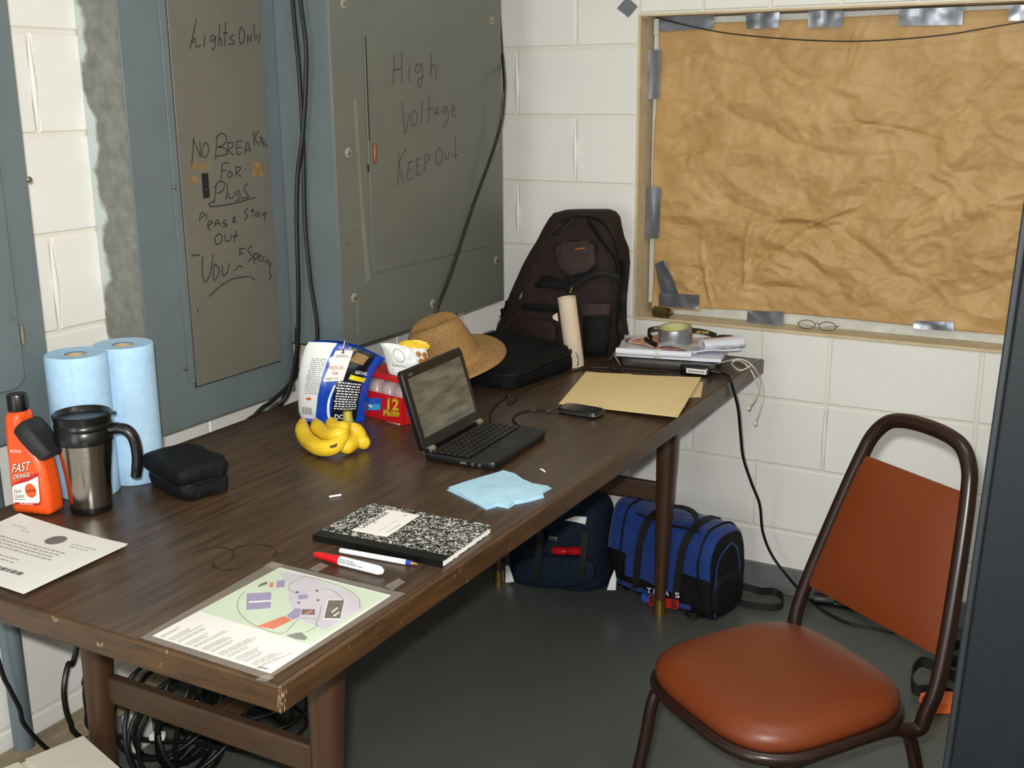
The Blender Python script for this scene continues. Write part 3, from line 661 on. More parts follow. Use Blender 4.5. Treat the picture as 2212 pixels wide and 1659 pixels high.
for sx in (-1, 1):
    f = [cl(sx * .165, .11, SH - .034), cl(sx * .165, -.07, SH - .036), cl(sx * .166, -.13, SH - .042), cl(sx * .168, -.155, SH - .075), cl(sx * .17, -.168, SH - .15), cl(sx * .175, -.188, .16), cl(sx * .178, -.20, .012)]
    l = obj('leg', G().tube(spline(f, 5), TR, 10), 'tube_brown', chair, smooth=80)
    obj('foot_glide', G().lathe([(.016, 0), (.016, .012), (.0125, .02)], f[-1] - Z * .012, 14, capb=True, capt=True), 'dark_gap', l)
    f = [cl(sx * .165, .05, SH - .034), cl(sx * .166, .13, SH - .036), cl(sx * .168, .165, SH - .05), cl(sx * .17, .185, SH - .09), cl(sx * .176, .215, .2), cl(sx * .182, .245, .012)]
    l = obj('leg', G().tube(spline(f, 5), TR, 10), 'tube_brown', chair, smooth=80)
    obj('foot_glide', G().lathe([(.016, 0), (.016, .012), (.0125, .02)], f[-1] - Z * .012, 14, capb=True, capt=True), 'dark_gap', l)

# ============================================================ THINGS ON THE TABLE
def T(u, v, dz=0): return at(u, v, 2, TZ + dz)
def ptext(g, fn, s, u, v, w, h, slope=0.0, lean=0.0, bold=0.0, mi=None):
    o = fn(u, v); ux = fn(u + 1, v + slope) - o; uy = fn(u + lean, v - 1) - o
    g.text(s, o, ux, uy, h / .72, bold, mi, fit=w)
def rbox(name, parent, c, d, ax, mat, bevel, seg=3, **k):
    return obj(name, G().box(c, d, ax), mat, parent, bevel=bevel, seg=seg, **k)
def hdir(v): v = Vector((v.x, v.y, 0)); return v.normalized()
mk('bottle_orange', 'e2521a', rough=.3, var=.04, spec=.5)
mk('black_plastic', '0b0b0b', rough=.3, var=.1)
mk('black_rubber', '1d1c1b', rough=.7, bump=.6, bs=60, bdist=.004)
mk('label_white', 'ebe6e0', rough=.5, var=.03)
mk('print_red', 'b3201c', rough=.5)
mk('print_black', '201e1e', rough=.6)
mk('print_grey', '6d6b68', rough=.6, var=.2, vs=80)
mk('print_white', 'f2f0ec', rough=.5)
mk('print_orange', 'dd5a24', rough=.5)
mk('towel_blue', 'a4c5de', rough=.9, var=.05, vs=60, bump=.4, bs=350, spec=.2)
mk('cardboard', 'b49a74', rough=.85, var=.1, vs=30)
mk('tube_card', 'c9b8a2', rough=.8, var=.06, vs=20, bump=.1, bs=60)
mk('steel', 'a8a49c', rough=.2, metal=1, var=.05, vs=8, stretch=(1, 1, 30))
mk('black_nylon', '090909', rough=.75, var=.2, vs=30, bump=.6, bs=45, bdist=.006, spec=.25)
mk('paper_white', 'dcdad4', rough=.75, var=.03, vs=10)
mk('map_green', 'cfe0c8', rough=.35, var=.05, vs=15)
mk('map_white', 'f0efec', rough=.35, var=.02)
mk('map_lavender', 'cfc9d6', rough=.35)
mk('map_purple', '8f84b4', rough=.35, var=.1, vs=60)
mk('map_photo', '241c1a', rough=.3, var=.4, vs=90)
mk('map_line', '6d4a48', rough=.5)
mk('laminate', 'cfc8be', rough=.1, alpha=.13, spec=.5)
mk('letter_print', '8f8d88', rough=.6, var=.2, vs=80)
mk('marker_red', 'c41018', rough=.3)
mk('pen_white', 'e8e8ea', rough=.3, var=.02)
mk('pen_blue', '243a8c', rough=.35)
mk('pen_tip', 'a98a54', rough=.3, metal=.7)
mk('cloth_blue', 'a9cfe2', rough=.95, var=.05, vs=40, bump=.4, bs=220, spec=.15)
def marble():
    m = mk('marbled_cover', '141414', rough=.45, var=.1); N, L, b = nodes_of(m)
    tc = N.new('ShaderNodeTexCoord'); nz = N.new('ShaderNodeTexNoise'); nz.inputs['Scale'].default_value = 150; nz.inputs['Detail'].default_value = 3; nz.inputs['Distortion'].default_value = 1.6
    L.new(tc.outputs['Object'], nz.inputs['Vector'])
    cr = N.new('ShaderNodeValToRGB'); e = cr.color_ramp.elements; e[0].position = .52; e[0].color = lin('121312'); e[1].position = .57; e[1].color = lin('cfcec4')
    L.new(nz.outputs[0], cr.inputs[0]); L.new(cr.outputs[0], b.inputs['Base Color'])
marble()
mk('page_white', 'e6e4e0', rough=.8, var=.04, vs=200, stretch=(.1, .1, 8))
# ---- orange cleaner bottle
FLb, FRb, RRb = T(23, 1109), T(108, 1118), T(131, 1100)
un = hdir(FRb - FLb); bn = un.cross(Z).normalized()
if bn.dot(CAM - FLb) < 0: bn = -bn
bf = lambda u, v: atp(u, v, FLb, bn)
bottle = thing('cleaner_bottle', 'orange squeeze bottle of hand cleaner with black cap, beside the mug', 'bottle', (FLb + FRb + RRb) / 3)
back = -bn * .048
out = [bf(u, v) for u, v in [(24, 1109), (108, 1118), (102, 1072), (96, 1040), (88, 1008), (76, 986), (62, 966), (48, 938), (40, 915), (36, 893), (4, 893), (8, 950), (15, 1020)]]
zmin = TZ + .0005
for p in out: p.z = max(p.z, zmin)
out[0].z = out[1].z = zmin
body = obj('bottle_body', G().slab(out[::-1], back), 'bottle_orange', bottle, bevel=.011, seg=4)
nc = (bf(20, 893) + back * .5)
obj('neck', G().lathe([(.0165, -.012), (.0165, .004)], nc, 24), 'bottle_orange', bottle)
obj('cap', G().lathe([(.0175, 0), (.0178, .002), (.0178, .027), (.0165, .031), (0, .0315)], nc, 28), 'black_plastic', bottle)
bo = bf(68, 951) + bn * .004
bx_ = (bf(95, 984) - bf(45, 922)).normalized(); bz_ = bx_.cross(bn).normalized()
g = G()
rings = []
for t, s in ((-.036, .75), (-.03, 1), (-.01, 1.05), (.015, 1.0), (.036, .85), (.042, .7)):
    rings.append([bo + back * .45 + bx_ * t + bn * (.030 * s * math.copysign(abs(math.cos(a)) ** .6, math.cos(a))) + bz_ * (.0165 * s * math.copysign(abs(math.sin(a)) ** .6, math.sin(a)) * (1 + .12 * math.sin(5 * a))) for a in [2 * math.pi * k / 24 for k in range(24)]])
obj('scrub_brush', g.loft(rings), 'black_rubber', bottle, smooth=60, label='black rubber scrub brush clipped to the shoulder')
bfo = lambda u, v: atp(u, v, FLb + bn * .0006, bn); bfo2 = lambda u, v: atp(u, v, FLb + bn * .0009, bn); bfo3 = lambda u, v: atp(u, v, FLb + bn * .0012, bn)
obj('label_band', G().poly([bfo(u, v) for u, v in [(26, 1047), (45, 1036), (83, 1021), (88, 1090), (80, 1093), (50, 1089), (29, 1090)]]), 'print_red', bottle, smooth=0)
obj('label', G().poly([bfo2(u, v) for u, v in [(26, 1053), (30, 1048), (60, 1040), (82, 1029), (86, 1082), (83, 1087), (50, 1086), (33, 1085), (29, 1089)]]), 'label_white', bottle, smooth=0)
g = G(); ptext(g, bfo2, 'FAST', 46, 1011, 37, 20, -.17, .18, .03); ptext(g, bfo2, 'ORANGE', 47, 1029, 36, 10, -.17, .18, .03); obj('lettering', g, 'print_black', bottle, smooth=0)
for a_ in ((bfo3, 'FAST', 45.4, 1010.4, 37, 20, -.17, .18, .0), (bfo3, 'ORANGE', 46.4, 1028.4, 36, 10, -.17, .18, .0), (bfo2, 'BONUS', 34, 975, 23, 6, .02), (bfo2, 'PUMICE', 57, 1089, 28, 4, .05)):
    g = G(); ptext(g, *a_); obj('lettering', g, 'print_white', bottle, smooth=0)
g = G(); ptext(g, bfo3, 'Hand', 38, 1061, 15, 9, -.02); obj('lettering', g, 'print_black', bottle, smooth=0)
g = G(); ptext(g, bfo3, 'Cleaner', 42, 1071.5, 23, 9, -.02); obj('lettering', g, 'print_black', bottle, smooth=0)
g = G(); g.rows(bfo3(31, 1078), bfo3(32, 1078) - bfo3(31, 1078), bfo3(31, 1077) - bfo3(31, 1078), 27, 1, 2, 1.5, 3); obj('lettering', g, 'print_black', bottle, smooth=0)
g = G(); c0 = bfo3(66, 1060); g.poly([c0 + un * (.0122 * math.cos(a)) + Z * (.014 * math.sin(a)) for a in [2 * math.pi * k / 24 for k in range(24)]]); g.poly([bfo3(u, v) for u, v in [(56, 1058), (76, 1056), (79, 1062), (57, 1064)]]); obj('seal_mark', g, 'print_orange', bottle, smooth=0)
# ---- travel mug
mc = T(199, 1101); hx = hdir(CR); hy = Z.cross(hx)
mug = thing('travel_mug', 'stainless steel travel mug with black lid and handle', 'mug', mc)
obj('mug_base', G().lathe([(.030, 0), (.0365, .001), (.0375, .004), (.0375, .015)], mc, 40, capb=True), 'black_plastic', mug)
obj('mug_body', G().lathe([(.0375, .014), (.0382, .018), (.0392, .04), (.0415, .07), (.045, .1), (.049, .125), (.051, .138), (.049, .139)], mc, 48), 'steel', mug, smooth=60)
obj('lid', G().lathe([(.0515, .137), (.0522, .139), (.0525, .158), (.051, .161), (.0505, .164), (.052, .166), (.052, .170), (.0505, .1725), (.051, .176), (.0525, .185), (.0532, .189), (.051, .191), (.046, .186), (.044, .181), (0, .181)], mc, 48), 'black_plastic', mug, smooth=50)
hp = [mc + hx * a + Z * b for a, b in [(.047, .158), (.062, .160), (.078, .157), (.089, .145), (.094, .125), (.0945, .1), (.091, .078), (.0885, .066)]]
obj('handle', G().tube(spline(hp, 5), [.011] * 6 + [.010] * 24 + [.0095] * 6, 12, flat=1.3), 'black_plastic', mug, smooth=60)
lt = mc + hx * .052 + Z * .189
obj('lid_tab', G().box(lt + hx * .004, (.012, .014, .004), (hx, hy, Z)), 'black_plastic', mug, bevel=.0015)
# ---- paper towel rolls
def roll(c, label):
    t = thing('paper_towel_roll', label, 'paper towel', c, 'blue paper towel rolls')
    h, r = .279, .0575
    def sq(x, y, z, a, rr): k = 1 + .008 * noise.noise(Vector((math.cos(a) * 2, math.sin(a) * 2, z * 12 + c[0] * 40))); return x * k, y * k, z
    obj('towel', G().lathe([(.0205, .001), (.055, .0), (r, .003), (r, .05), (r, .1), (r, .15), (r, .2), (r, .25), (r, h - .003), (r - .002, h), (.0205, h - .002)], c, 56, squash=sq), 'towel_blue', t, smooth=50)
    obj('towel_edge', G().slab([Vector(c) + Vector((math.cos(a), math.sin(a), 0)) * (r + .0005) + Z * z for a, z in ((-.9, .002), (-.86, .002), (-.86, h - .002), (-.9, h - .002))], Vector((math.cos(-.88), math.sin(-.88), 0)) * .0006), 'towel_blue', t, smooth=0)
    obj('core', G().lathe([(.0205, .001), (.0205, h - .004), (.0185, h - .004), (.0185, .03), (0, .03)], c, 32), 'cardboard', t)
_l = T(195, 1061); _r = T(293, 1031)
roll(Vector((_l.x, _l.y, TZ + .0005)), 'blue shop towel roll directly behind the steel mug')
roll(Vector((_r.x, _r.y, TZ + .0005)), 'blue shop towel roll farther from the bottle, nearest the grey panel')
# ---- black pouch
pA, pB, pC = T(325, 1050), T(400, 1090), T(485, 1062)
ex_ = hdir(pB - pA); ey_ = Z.cross(ex_); 
pcn = (pA + pC) / 2 + ey_ * .004
pouch = thing('camera_pouch', 'small black zippered pouch lying in front of the towel rolls', 'pouch', pcn)
fr = (pcn, ex_, ey_, Z)
def pw_(x, y, t, z): return x + .008 * noise.noise(Vector((x * 32, y * 32, z * 60))), y + .008 * noise.noise(Vector((y * 32, x * 32, z * 70 + 9)))
obj('pouch_body', G().loft([sell(0, 0, a, b, 7, 40, fr, z, pw_) for z, a, b in ((.0005, .07, .046), (.004, .076, .051), (.018, .078, .053), (.032, .077, .052), (.036, .072, .048))]), 'black_nylon', pouch, smooth=70)
obj('pouch_flap', G().loft([sell(-.012, .002, a, b, 6, 40, fr, z + .006 * (z > .04), pw_) for z, a, b in ((.034, .078, .052), (.038, .084, .057), (.05, .085, .058), (.058, .080, .054), (.062, .066, .044), (.0625, .03, .02))]), 'black_nylon', pouch, smooth=70)
obj('zipper', G().tube([fr[0] + fr[1] * p.x + fr[2] * p.y + Z * .034 for p in sell(0, 0, .0785, .0535, 4.5, 40)], .0022, 6, True), 'black_plastic', pouch)
obj('zipper_pull', G().tube([pcn + ex_ * .078 - ey_ * .02 + Z * .03, pcn + ex_ * .088 - ey_ * .026 + Z * .012], .002, 6), 'black_plastic', pouch)
# ---- letter papers
def sheet_fn(c, lift, z0):
    def fn(u, v):
        p = (c[0] * (1 - u) + c[1] * u) * (1 - v) + (c[3] * (1 - u) + c[2] * u) * v
        return Vector((p.x, p.y, z0 + lift(u, v)))
    return fn
LF = lambda u, v: .004 * (1 - v) * math.sin(u * math.pi) * -.3 + .005 * (1 - v) ** 2 * (1 - u) ** 2 + .003 * u ** 3 * (1 - v) + .0015
c2 = [Vector((.228, -1.932, 0)), Vector((.508, -1.938, 0)), Vector((.514, -2.155, 0)), Vector((.232, -2.150, 0))]
o = obj('letter_sheet', G().sheet(sheet_fn(c2, LF, TZ + .001), 16, 10, .0004, Z), 'paper_white', smooth=60); tag(o, 'white sheet peeking out beneath the printed letter', 'paper')
c1 = [Vector((.223, -1.934, 0)), Vector((.514, -1.947, 0)), Vector((.518, -2.158, 0)), Vector((.228, -2.148, 0))]
fn1 = sheet_fn(c1, LF, TZ + .0028)
let = obj('letter_sheet', G().sheet(fn1, 16, 10, .0004, Z), 'paper_white', smooth=60); tag(let, 'printed white letter with a dark round seal at the table corner', 'paper')
def on_let(x, y, dz=.0007):
    u = (x - .223) / (.516 - .223); v = (-1.94 - y) / (2.153 - 1.94); u = min(1, max(0, u)); v = min(1, max(0, v)); return Vector((x, y, fn1(u, v).z + dz))
def lrows(g, x0, x1, ys, h, seed):
    rr = random.Random(seed)
    for y in ys:
        x = x0 + rr.uniform(0, .01)
        while x < x1:
            l = rr.uniform(.004, .014); g.poly([on_let(x, y), on_let(x + l, y), on_let(x + l, y + h), on_let(x, y + h)]); x += l + .003
g = G(); lrows(g, .27, .44, (-2.02, -2.03, -2.04, -2.05), .0026, 2); lrows(g, .31, .40, (-2.075, -2.086), .0024, 3); lrows(g, .42, .47, (-1.985, -1.994), .002, 4); obj('print_lines', g, 'letter_print', let, smooth=0)
g = G(); lrows(g, .30, .455, (-2.115,), .010, 6); lrows(g, .30, .40, (-2.132,), .009, 7); obj('print_title', g, 'print_grey', let, smooth=0)
sc_ = T(121, 1169, .003)
obj('seal', G().poly([on_let(sc_.x + .0185 * math.cos(a), sc_.y + .0185 * math.sin(a)) for a in [2 * math.pi * k / 28 for k in range(28)]]), 'print_grey', let, smooth=0, label='dark round seal')
g = G(); lrows(g, .25, .29, (-1.975,), .0012, 11); lrows(g, .285, .315, (-1.985,), .0012, 12); obj('signature', g, 'letter_print', let, smooth=0)
# ---- laminated site map
KM = 3.8138
def mp(x, y, dz): return at(300 + x / KM, 1210 + y / KM, 2, TZ + dz)
mapo = thing('laminated_map', 'laminated site map with green plan, taped at the near table corner', 'map', mp(1100, 500, 0))
def mpoly(name, mat, pts, dz): return obj(name, G().slab([mp(x, y, dz - .0002) for x, y in pts][::-1], (0, 0, .0002)), mat, mapo, smooth=0)
mpoly('paper', 'map_white', [(110, 625), (1160, 60), (2080, 290), (1085, 935)], .0010)
mpoly('plan_area', 'map_green', [(490, 420), (1150, 68), (2050, 292), (1410, 700)], .0013)
mpoly('plan_zone', 'map_lavender', [(1150, 105), (1340, 112), (1760, 275), (1850, 392), (1530, 580), (1300, 470), (1230, 330), (1240, 200)], .0015)
for pts in ([(890, 275), (1090, 265), (1085, 395), (885, 410)], [(1140, 170), (1205, 165), (1200, 222), (1130, 225)], [(1215, 460), (1290, 395), (1340, 405), (1320, 470), (1265, 490)], [(1310, 290), (1390, 282), (1390, 318), (1315, 325)]):
    mpoly('building_mark', 'map_purple', pts, .0017)
for pts in ([(970, 545), (1200, 460), (1260, 495), (1110, 568)], [(1080, 185), (1110, 185), (1105, 222), (1075, 222)]): mpoly('building_mark', 'print_orange', pts, .0017)
mpoly('path_mark', 'map_white', [(905, 340), (1087, 328), (1087, 340), (905, 352)], .0019)
mpoly('photo', 'map_white', [(1553, 324), (1700, 324), (1664, 488), (1515, 486)], .0017); mpoly('photo', 'map_photo', [(1562, 331), (1692, 331), (1658, 480), (1526, 478)], .0019)
mpoly('photo', 'map_photo', [(1345, 405), (1450, 405), (1450, 450), (1338, 448)], .0019)
for q in ([(1585, 425), (1635, 388), (1642, 396), (1590, 436)], [(1600, 455), (1650, 425), (1655, 432), (1608, 466)]): mpoly('photo_detail', 'label_white', q, .0021)
mpoly('photo_detail', 'print_orange', [(1360, 440), (1420, 412), (1435, 420), (1380, 446)], .0021); mpoly('photo_detail', 'print_red', [(1562, 402), (1580, 396), (1582, 408), (1566, 412)], .0021)
mpoly('sketch_mark', 'print_grey', [(1215, 620), (1300, 600), (1340, 595), (1390, 640), (1370, 660), (1290, 650)], .0017); mpoly('sketch_mark', 'map_photo', [(980, 215), (1010, 192), (1055, 178), (1060, 195), (1020, 208), (985, 222)], .0017)
for x, y in ((1305, 265), (1468, 252), (1318, 350), (1478, 330)): mpoly('mark', 'print_black', [(x - 12, y - 7), (x + 10, y - 8), (x + 10, y + 7), (x - 12, y + 8)], .0019)
g = G(); PTH = [[(870, 260), (820, 320), (815, 400), (870, 480), (970, 545)], [(1370, 130), (1250, 190), (1240, 240), (1300, 272)], [(1500, 240), (1600, 250), (1690, 330)], [(1505, 375), (1490, 440), (1460, 530), (1475, 540), (1370, 595)], [(1370, 130), (1650, 210), (1800, 300), (1820, 390)], [(970, 545), (1180, 605), (1310, 490), (1460, 480)]]
g.strokes(PTH, lambda u, v: mp(u, v, .0019), .0009, Z); obj('plan_lines', g, 'map_line', mapo, smooth=0)
g = G(); y0 = mp(300, 760, 0)
for i in range(13):
    a = mp(175 + i * 68, 628 + i * 20, .0013); b = mp(480 + i * 72, 468 + i * 20, .0013); d = (b - a); L_ = d.length * (.55 + .4 * ((i * 37) % 10) / 10); d.normalize(); sd = Z.cross(d) * -1
    g.rows(a, d, -sd, L_, 2 + (i % 2), .0042, .0015, 20 + i, .6)
obj('print_lines', g, 'print_grey', mapo, smooth=0)
g = G(); ob_ = mp(1020, 885, .0013); d = (mp(1080, 850, .0013) - ob_).normalized(); g.rows(mp(968, 885, .0014), (mp(1025, 895, .0014) - mp(968, 885, .0014)).normalized(), -d, .018, 1, .005, .004, 5); obj('print_lines', g, 'print_grey', mapo, smooth=0)
obj('laminate_film', G().slab([mp(x, y, .0023) for x, y in [(10, 640), (1100, 15), (2195, 275), (1060, 985)]][::-1], (0, 0, .0003)), 'laminate', mapo, smooth=0, label='clear plastic laminate')
for pts in ([(1030, 45), (1100, 10), (1190, 35), (1120, 75)], [(2020, 215), (2140, 150), (2195, 180), (2090, 250)], [(1400, 75), (1500, 20), (1560, 45), (1470, 100)], [(960, 985), (1040, 940), (1120, 965), (1050, 1003)]):
    obj('clear_tape', G().slab([mp(x, y, .0027) for x, y in pts][::-1], (0, 0, .0002)), 'laminate', mapo, smooth=0)
# ---- marker and pen
def rod(parent, name, a, b, prof, mat, n=18):
    d = b - a; L_ = d.length; d.normalize(); e = d.orthogonal().normalized(); f = d.cross(e)
    return obj(name, G().lathe([(r, t * L_) for t, r in prof], a, n, (e, f, d)), mat, parent)
m0, m1 = T(680, 1197, .0085), T(826, 1234, .0085)
mk_ = thing('marker_pen', 'white marker with a red cap lying beside the map', 'marker', (m0 + m1) / 2 - Z * .0085)
rod(mk_, 'barrel', m0, m1, [(.36, 0), (.36, .0078), (.93, .0078), (.97, .007), (1, .0045), (1, 0)], 'pen_white')
rod(mk_, 'cap', m0, m1, [(0, 0), (0, .004), (.06, .0062), (.3, .0072), (.36, .0088), (.39, .0088), (.39, 0)], 'marker_red', 12)
d_ = (m1 - m0).normalized(); nz_ = Vector((CAM - m0)).normalized(); nz_ = (nz_ - d_ * nz_.dot(d_)).normalized(); up_ = nz_.cross(d_)
o_ = m0 + d_ * ((m1 - m0).length * .62) + nz_ * .0081
obj('print_lines', G().rows(o_ - d_ * .03 + up_ * .003, d_, up_, .05, 3, .0024, .0013, 8, .5), 'print_black', mk_, smooth=0)
p0, p1 = T(735, 1189, .0048), T(903, 1219, .0048)
pen = thing('ballpoint_pen', 'white ballpoint pen with a blue collar beside the notebook spine', 'pen', (p0 + p1) / 2 - Z * .0048)
rod(pen, 'barrel', p0, p1, [(0, 0), (0, .004), (.01, .0045), (.86, .0045), (.86, 0)], 'pen_white'); rod(pen, 'collar', p0, p1, [(.855, 0), (.855, .0046), (.92, .0042), (.92, 0)], 'pen_blue'); rod(pen, 'tip', p0, p1, [(.915, 0), (.915, .0038), (.97, .0018), (1, .0006), (1, 0)], 'pen_tip')
# ---- composition notebook
n0, n1, n2, n3 = T(677, 1166, .002), T(957, 1224, .002), T(1063, 1150, .002), T(808, 1093, .002)
for p in (n0, n1, n2, n3): p.z = TZ
nb = thing('composition_notebook', 'black and white marbled composition notebook', 'notebook', (n0 + n2) / 2)
ea, eb = (n1 - n0).normalized(), (n3 - n0); Wn = (n1 - n0).length; Hn = ((n3 - n0).length + (n2 - n1).length) / 2; eb = (eb - ea * eb.dot(ea)).normalized()
def nbp(a, b, z): return n0 + ea * a + eb * b + Z * z
def rrect(a0, a1, b0, b1, r, z):
    pts = []
    for ca, cb, s in ((a1 - r, b1 - r, 0), (a0 + r, b1 - r, 90)):
        for k in range(6):
            t = math.radians(s + 18 * k); pts.append(nbp(ca + r * math.cos(t), cb + r * math.sin(t), z))
    pts += [nbp(a0, b0, z), nbp(a1, b0, z)]; return pts
HB = .0115
obj('cover', G().slab(rrect(0, Wn, 0, Hn, .012, .0003), (0, 0, .001)), 'marbled_cover', nb, smooth=0)
obj('pages', G().slab(rrect(.0012, Wn - .0012, .001, Hn - .0012, .011, .0014), (0, 0, HB - .0028)), 'page_white', nb, smooth=0)
cov = obj('cover', G().slab(rrect(0, Wn, 0, Hn, .012, HB - .0013), (0, 0, .0011)), 'marbled_cover', nb, smooth=0)
g = G(); g.slab([nbp(-.0006, .024, HB), nbp(-.0006, -.0012, HB), nbp(Wn, -.0012, HB), nbp(Wn, .024, HB)], (0, 0, .0004)); g.bb(0, 0, 0, 0, 0, 0) if 0 else None
g.slab([nbp(-.0006, -.0012, 0.0003), nbp(Wn, -.0012, 0.0003), nbp(Wn, -.0012, HB + .0003), nbp(-.0006, -.0012, HB + .0003)], eb * .0012)
obj('spine_tape', g, 'black_plastic', nb, smooth=0)
lq = [at(u, v, 2, TZ + HB + .0003) for u, v in [(758.5, 1146), (837, 1101), (907.5, 1113), (835.4, 1160)]]
obj('label', G().slab(lq[::-1], (0, 0, .0002)), 'label_white', cov, smooth=0, bevel=0)
lo = (at(777, 1137, 2, TZ + HB + .0007) + at(834.5, 1109.6, 2, TZ + HB + .0007)) / 2; lx = (lq[1] - lq[0]).normalized(); ly = (lq[0] - lq[3]).normalized()
g = G().text('Composition', lo, lx, ly, .021, .012, fit=.086); g.rows(at(835, 1150, 2, TZ + HB + .0007), lx, ly, .05, 1, .006, .0012, 3); g.rows(at(815, 1149, 2, TZ + HB + .0007), lx, ly, .07, 1, .006, .0006, 3)
so = at(880, 1114, 2, TZ + HB + .0007)
for k in range(5):
    a = math.radians(30 + 30 * k); dd = lx * math.cos(a) + ly * math.sin(a); g.slab([so + dd * .004 + Z.cross(dd) * .0005, so + dd * .004 - Z.cross(dd) * .0005, so + dd * .009], (0, 0, .0001))
obj('lettering', g, 'print_black', cov, smooth=0)
# ---- folded blue cloth
g = G()
def clothpts(pts, z, sc):
    c = sum((at(u, v, 2, TZ) for u, v in pts), Vector()) / len(pts); return [c + (at(u, v, 2, TZ) - c) * sc + Z * z for u, v in pts]
O1 = [(967, 1058), (1000, 1047), (1035, 1035), (1068, 1026), (1090, 1020), (1110, 1027), (1130, 1040), (1150, 1049), (1190, 1055), (1172, 1066), (1176, 1076), (1140, 1085), (1112, 1089), (1098, 1099), (1075, 1094), (1052, 1101), (1030, 1092), (1000, 1075)]
rngc = random.Random(4)
cl_ = thing('folded_cloth', 'light blue paper towel sheet folded into layers beside the laptop', 'paper towel', T(1080, 1060))
for i, (z, sc) in enumerate(((.0008, 1.0), (.0032, .985), (.0056, .97))):
    a = clothpts(O1, z, sc); a = [p + Vector((rngc.uniform(-.002, .002), rngc.uniform(-.002, .002), 0)) for p in a]
    c = sum(a, Vector()) / len(a) + Z * (.0015 + .001 * i); g = G(); n_ = len(a); rings = [[c + (p - c) * s + Z * (.0016 * noise.noise(p * 30 + Vector((s * 3, i, 0))) if s < 1 else 0) for p in a] for s in (1, .85, .65, .45, .25, .08)]
    lo_ = [p - Z * .0018 for p in rings[0]]
    obj('fold_layer', g.loft([lo_] + rings), 'cloth_blue', cl_, smooth=35)
# ---- bits on the table
tag(obj('paper_stick', G().tube([T(711, 1073, .0022), T(737, 1069, .0022)], .002, 8), 'pen_white'), 'short white stick lying above the notebook', 'stick')
tag(obj('wrapper_scrap', G().slab([T(1165, 1013, .001), T(1172, 1013, .004), T(1179, 1019, .001), T(1177, 1021, .001), T(1170, 1016, .002)], (0, 0, .0006)), 'pen_white'), 'tiny white scrap on the table near the laptop corner', 'scrap')

# ============================================================ NETBOOK
mk('netbook_black', '0c0c0e', rough=.32, var=.08)
mk('netbook_palm', '17171a', rough=.5, var=.08, vs=40, bump=.1, bs=600)
mk('key_black', '0d0d0d', rough=.35, var=.1)
mk('silver', 'b4b2ac', rough=.25, metal=.9)
def screen_mat():
    m = mk('screen_glow', '74705c', rough=.12, var=.1); N, L, b = nodes_of(m)
    tc = N.new('ShaderNodeTexCoord'); mpn = N.new('ShaderNodeMapping'); mpn.inputs['Scale'].default_value = (8, 8, 40); L.new(tc.outputs['Object'], mpn.inputs[0])
    nz = N.new('ShaderNodeTexNoise'); nz.inputs['Scale'].default_value = 1.2; nz.inputs['Detail'].default_value = 3; L.new(mpn.outputs[0], nz.inputs['Vector'])
    cr = N.new('ShaderNodeValToRGB'); e = cr.color_ramp.elements; e[0].position = .35; e[0].color = lin('4f5148'); e[1].position = .65; e[1].color = lin('858069')
    L.new(nz.outputs[0], cr.inputs[0]); L.new(cr.outputs[0], b.inputs['Emission Color']); b.inputs['Emission Strength'].default_value = .55; b.inputs['Base Color'].default_value = lin('1c1c18')
    L.remove(b.inputs['Base Color'].links[0]); b.inputs['Base Color'].default_value = lin('1e1e1a')
screen_mat()
lx, ly = Vector((.9982, .0593, 0)), Vector((-.0593, .9982, 0)); lc = Vector((.778, -1.176, TZ))
def LP(a, b, z): return lc + lx * a + ly * b + Z * z
lap = thing('netbook_computer', 'small black netbook standing open on the table', 'laptop', lc)
LW, LD = .262, .176
def lring(z, i): return [LP(p.x, p.y, z) for p in sell(0, 0, LD / 2 - i, LW / 2 - i, 14, 56)]
obj('base', G().loft([lring(.003, .006), lring(.005, .001), lring(.016, 0), lring(.0195, .0015)]), 'netbook_black', lap, smooth=50)
obj('palm_rest', G().slab([LP(.028, -LW / 2 + .004, .0195), LP(LD / 2 - .003, -LW / 2 + .004, .0195), LP(LD / 2 - .003, LW / 2 - .004, .0195), LP(.028, LW / 2 - .004, .0195)], (0, 0, .0007)), 'netbook_palm', lap, smooth=0)
obj('touchpad', G().slab([LP(.034, -.034, .0202), LP(.068, -.034, .0202), LP(.068, .026, .0202), LP(.034, .026, .0202)], (0, 0, .0004)), 'netbook_black', lap, bevel=.0003)
kmesh = None
for r in range(6):
    x = -.062 + r * .0152; wide = r == 5; n = 14; step = (LW - .014) / n
    for c in range(n):
        if wide and 4 <= c <= 8:
            if c != 4: continue
            o = obj('key', G().box(LP(x, -LW / 2 + .007 + step * 6.5, .0212), (.0125, step * 5 - .002, .0026), (lx, ly, Z)), 'key_black', lap, bevel=.0006, seg=1); continue
        p = LP(x, -LW / 2 + .007 + step * (c + .5), .0212)
        if kmesh is None:
            o = obj('key', G().box(p, (.0128, step - .002, .0026), (lx, ly, Z)), 'key_black', lap, bevel=.0006, seg=1); kmesh = o; kp0 = p
        else:
            o = kmesh.copy(); COL.objects.link(o); o.parent = lap; o.location = p - kp0
g = G(); rl = random.Random(5)
for r in range(6):
    for c in range(14):
        if r == 5 and 4 <= c <= 8: continue
        p = LP(-.062 + r * .0152, -LW / 2 + .007 + (LW - .014) / 14 * (c + .5), .02265); w = rl.choice((.0012, .0016, .0022)); h = .0022
        g.poly([p + lx * h / 2 - ly * w / 2, p + lx * h / 2 + ly * w / 2, p - lx * h / 2 + ly * w / 2, p - lx * h / 2 - ly * w / 2])
tag(obj('key_legends', g, 'letter_print', lap, smooth=0), kind='stuff')
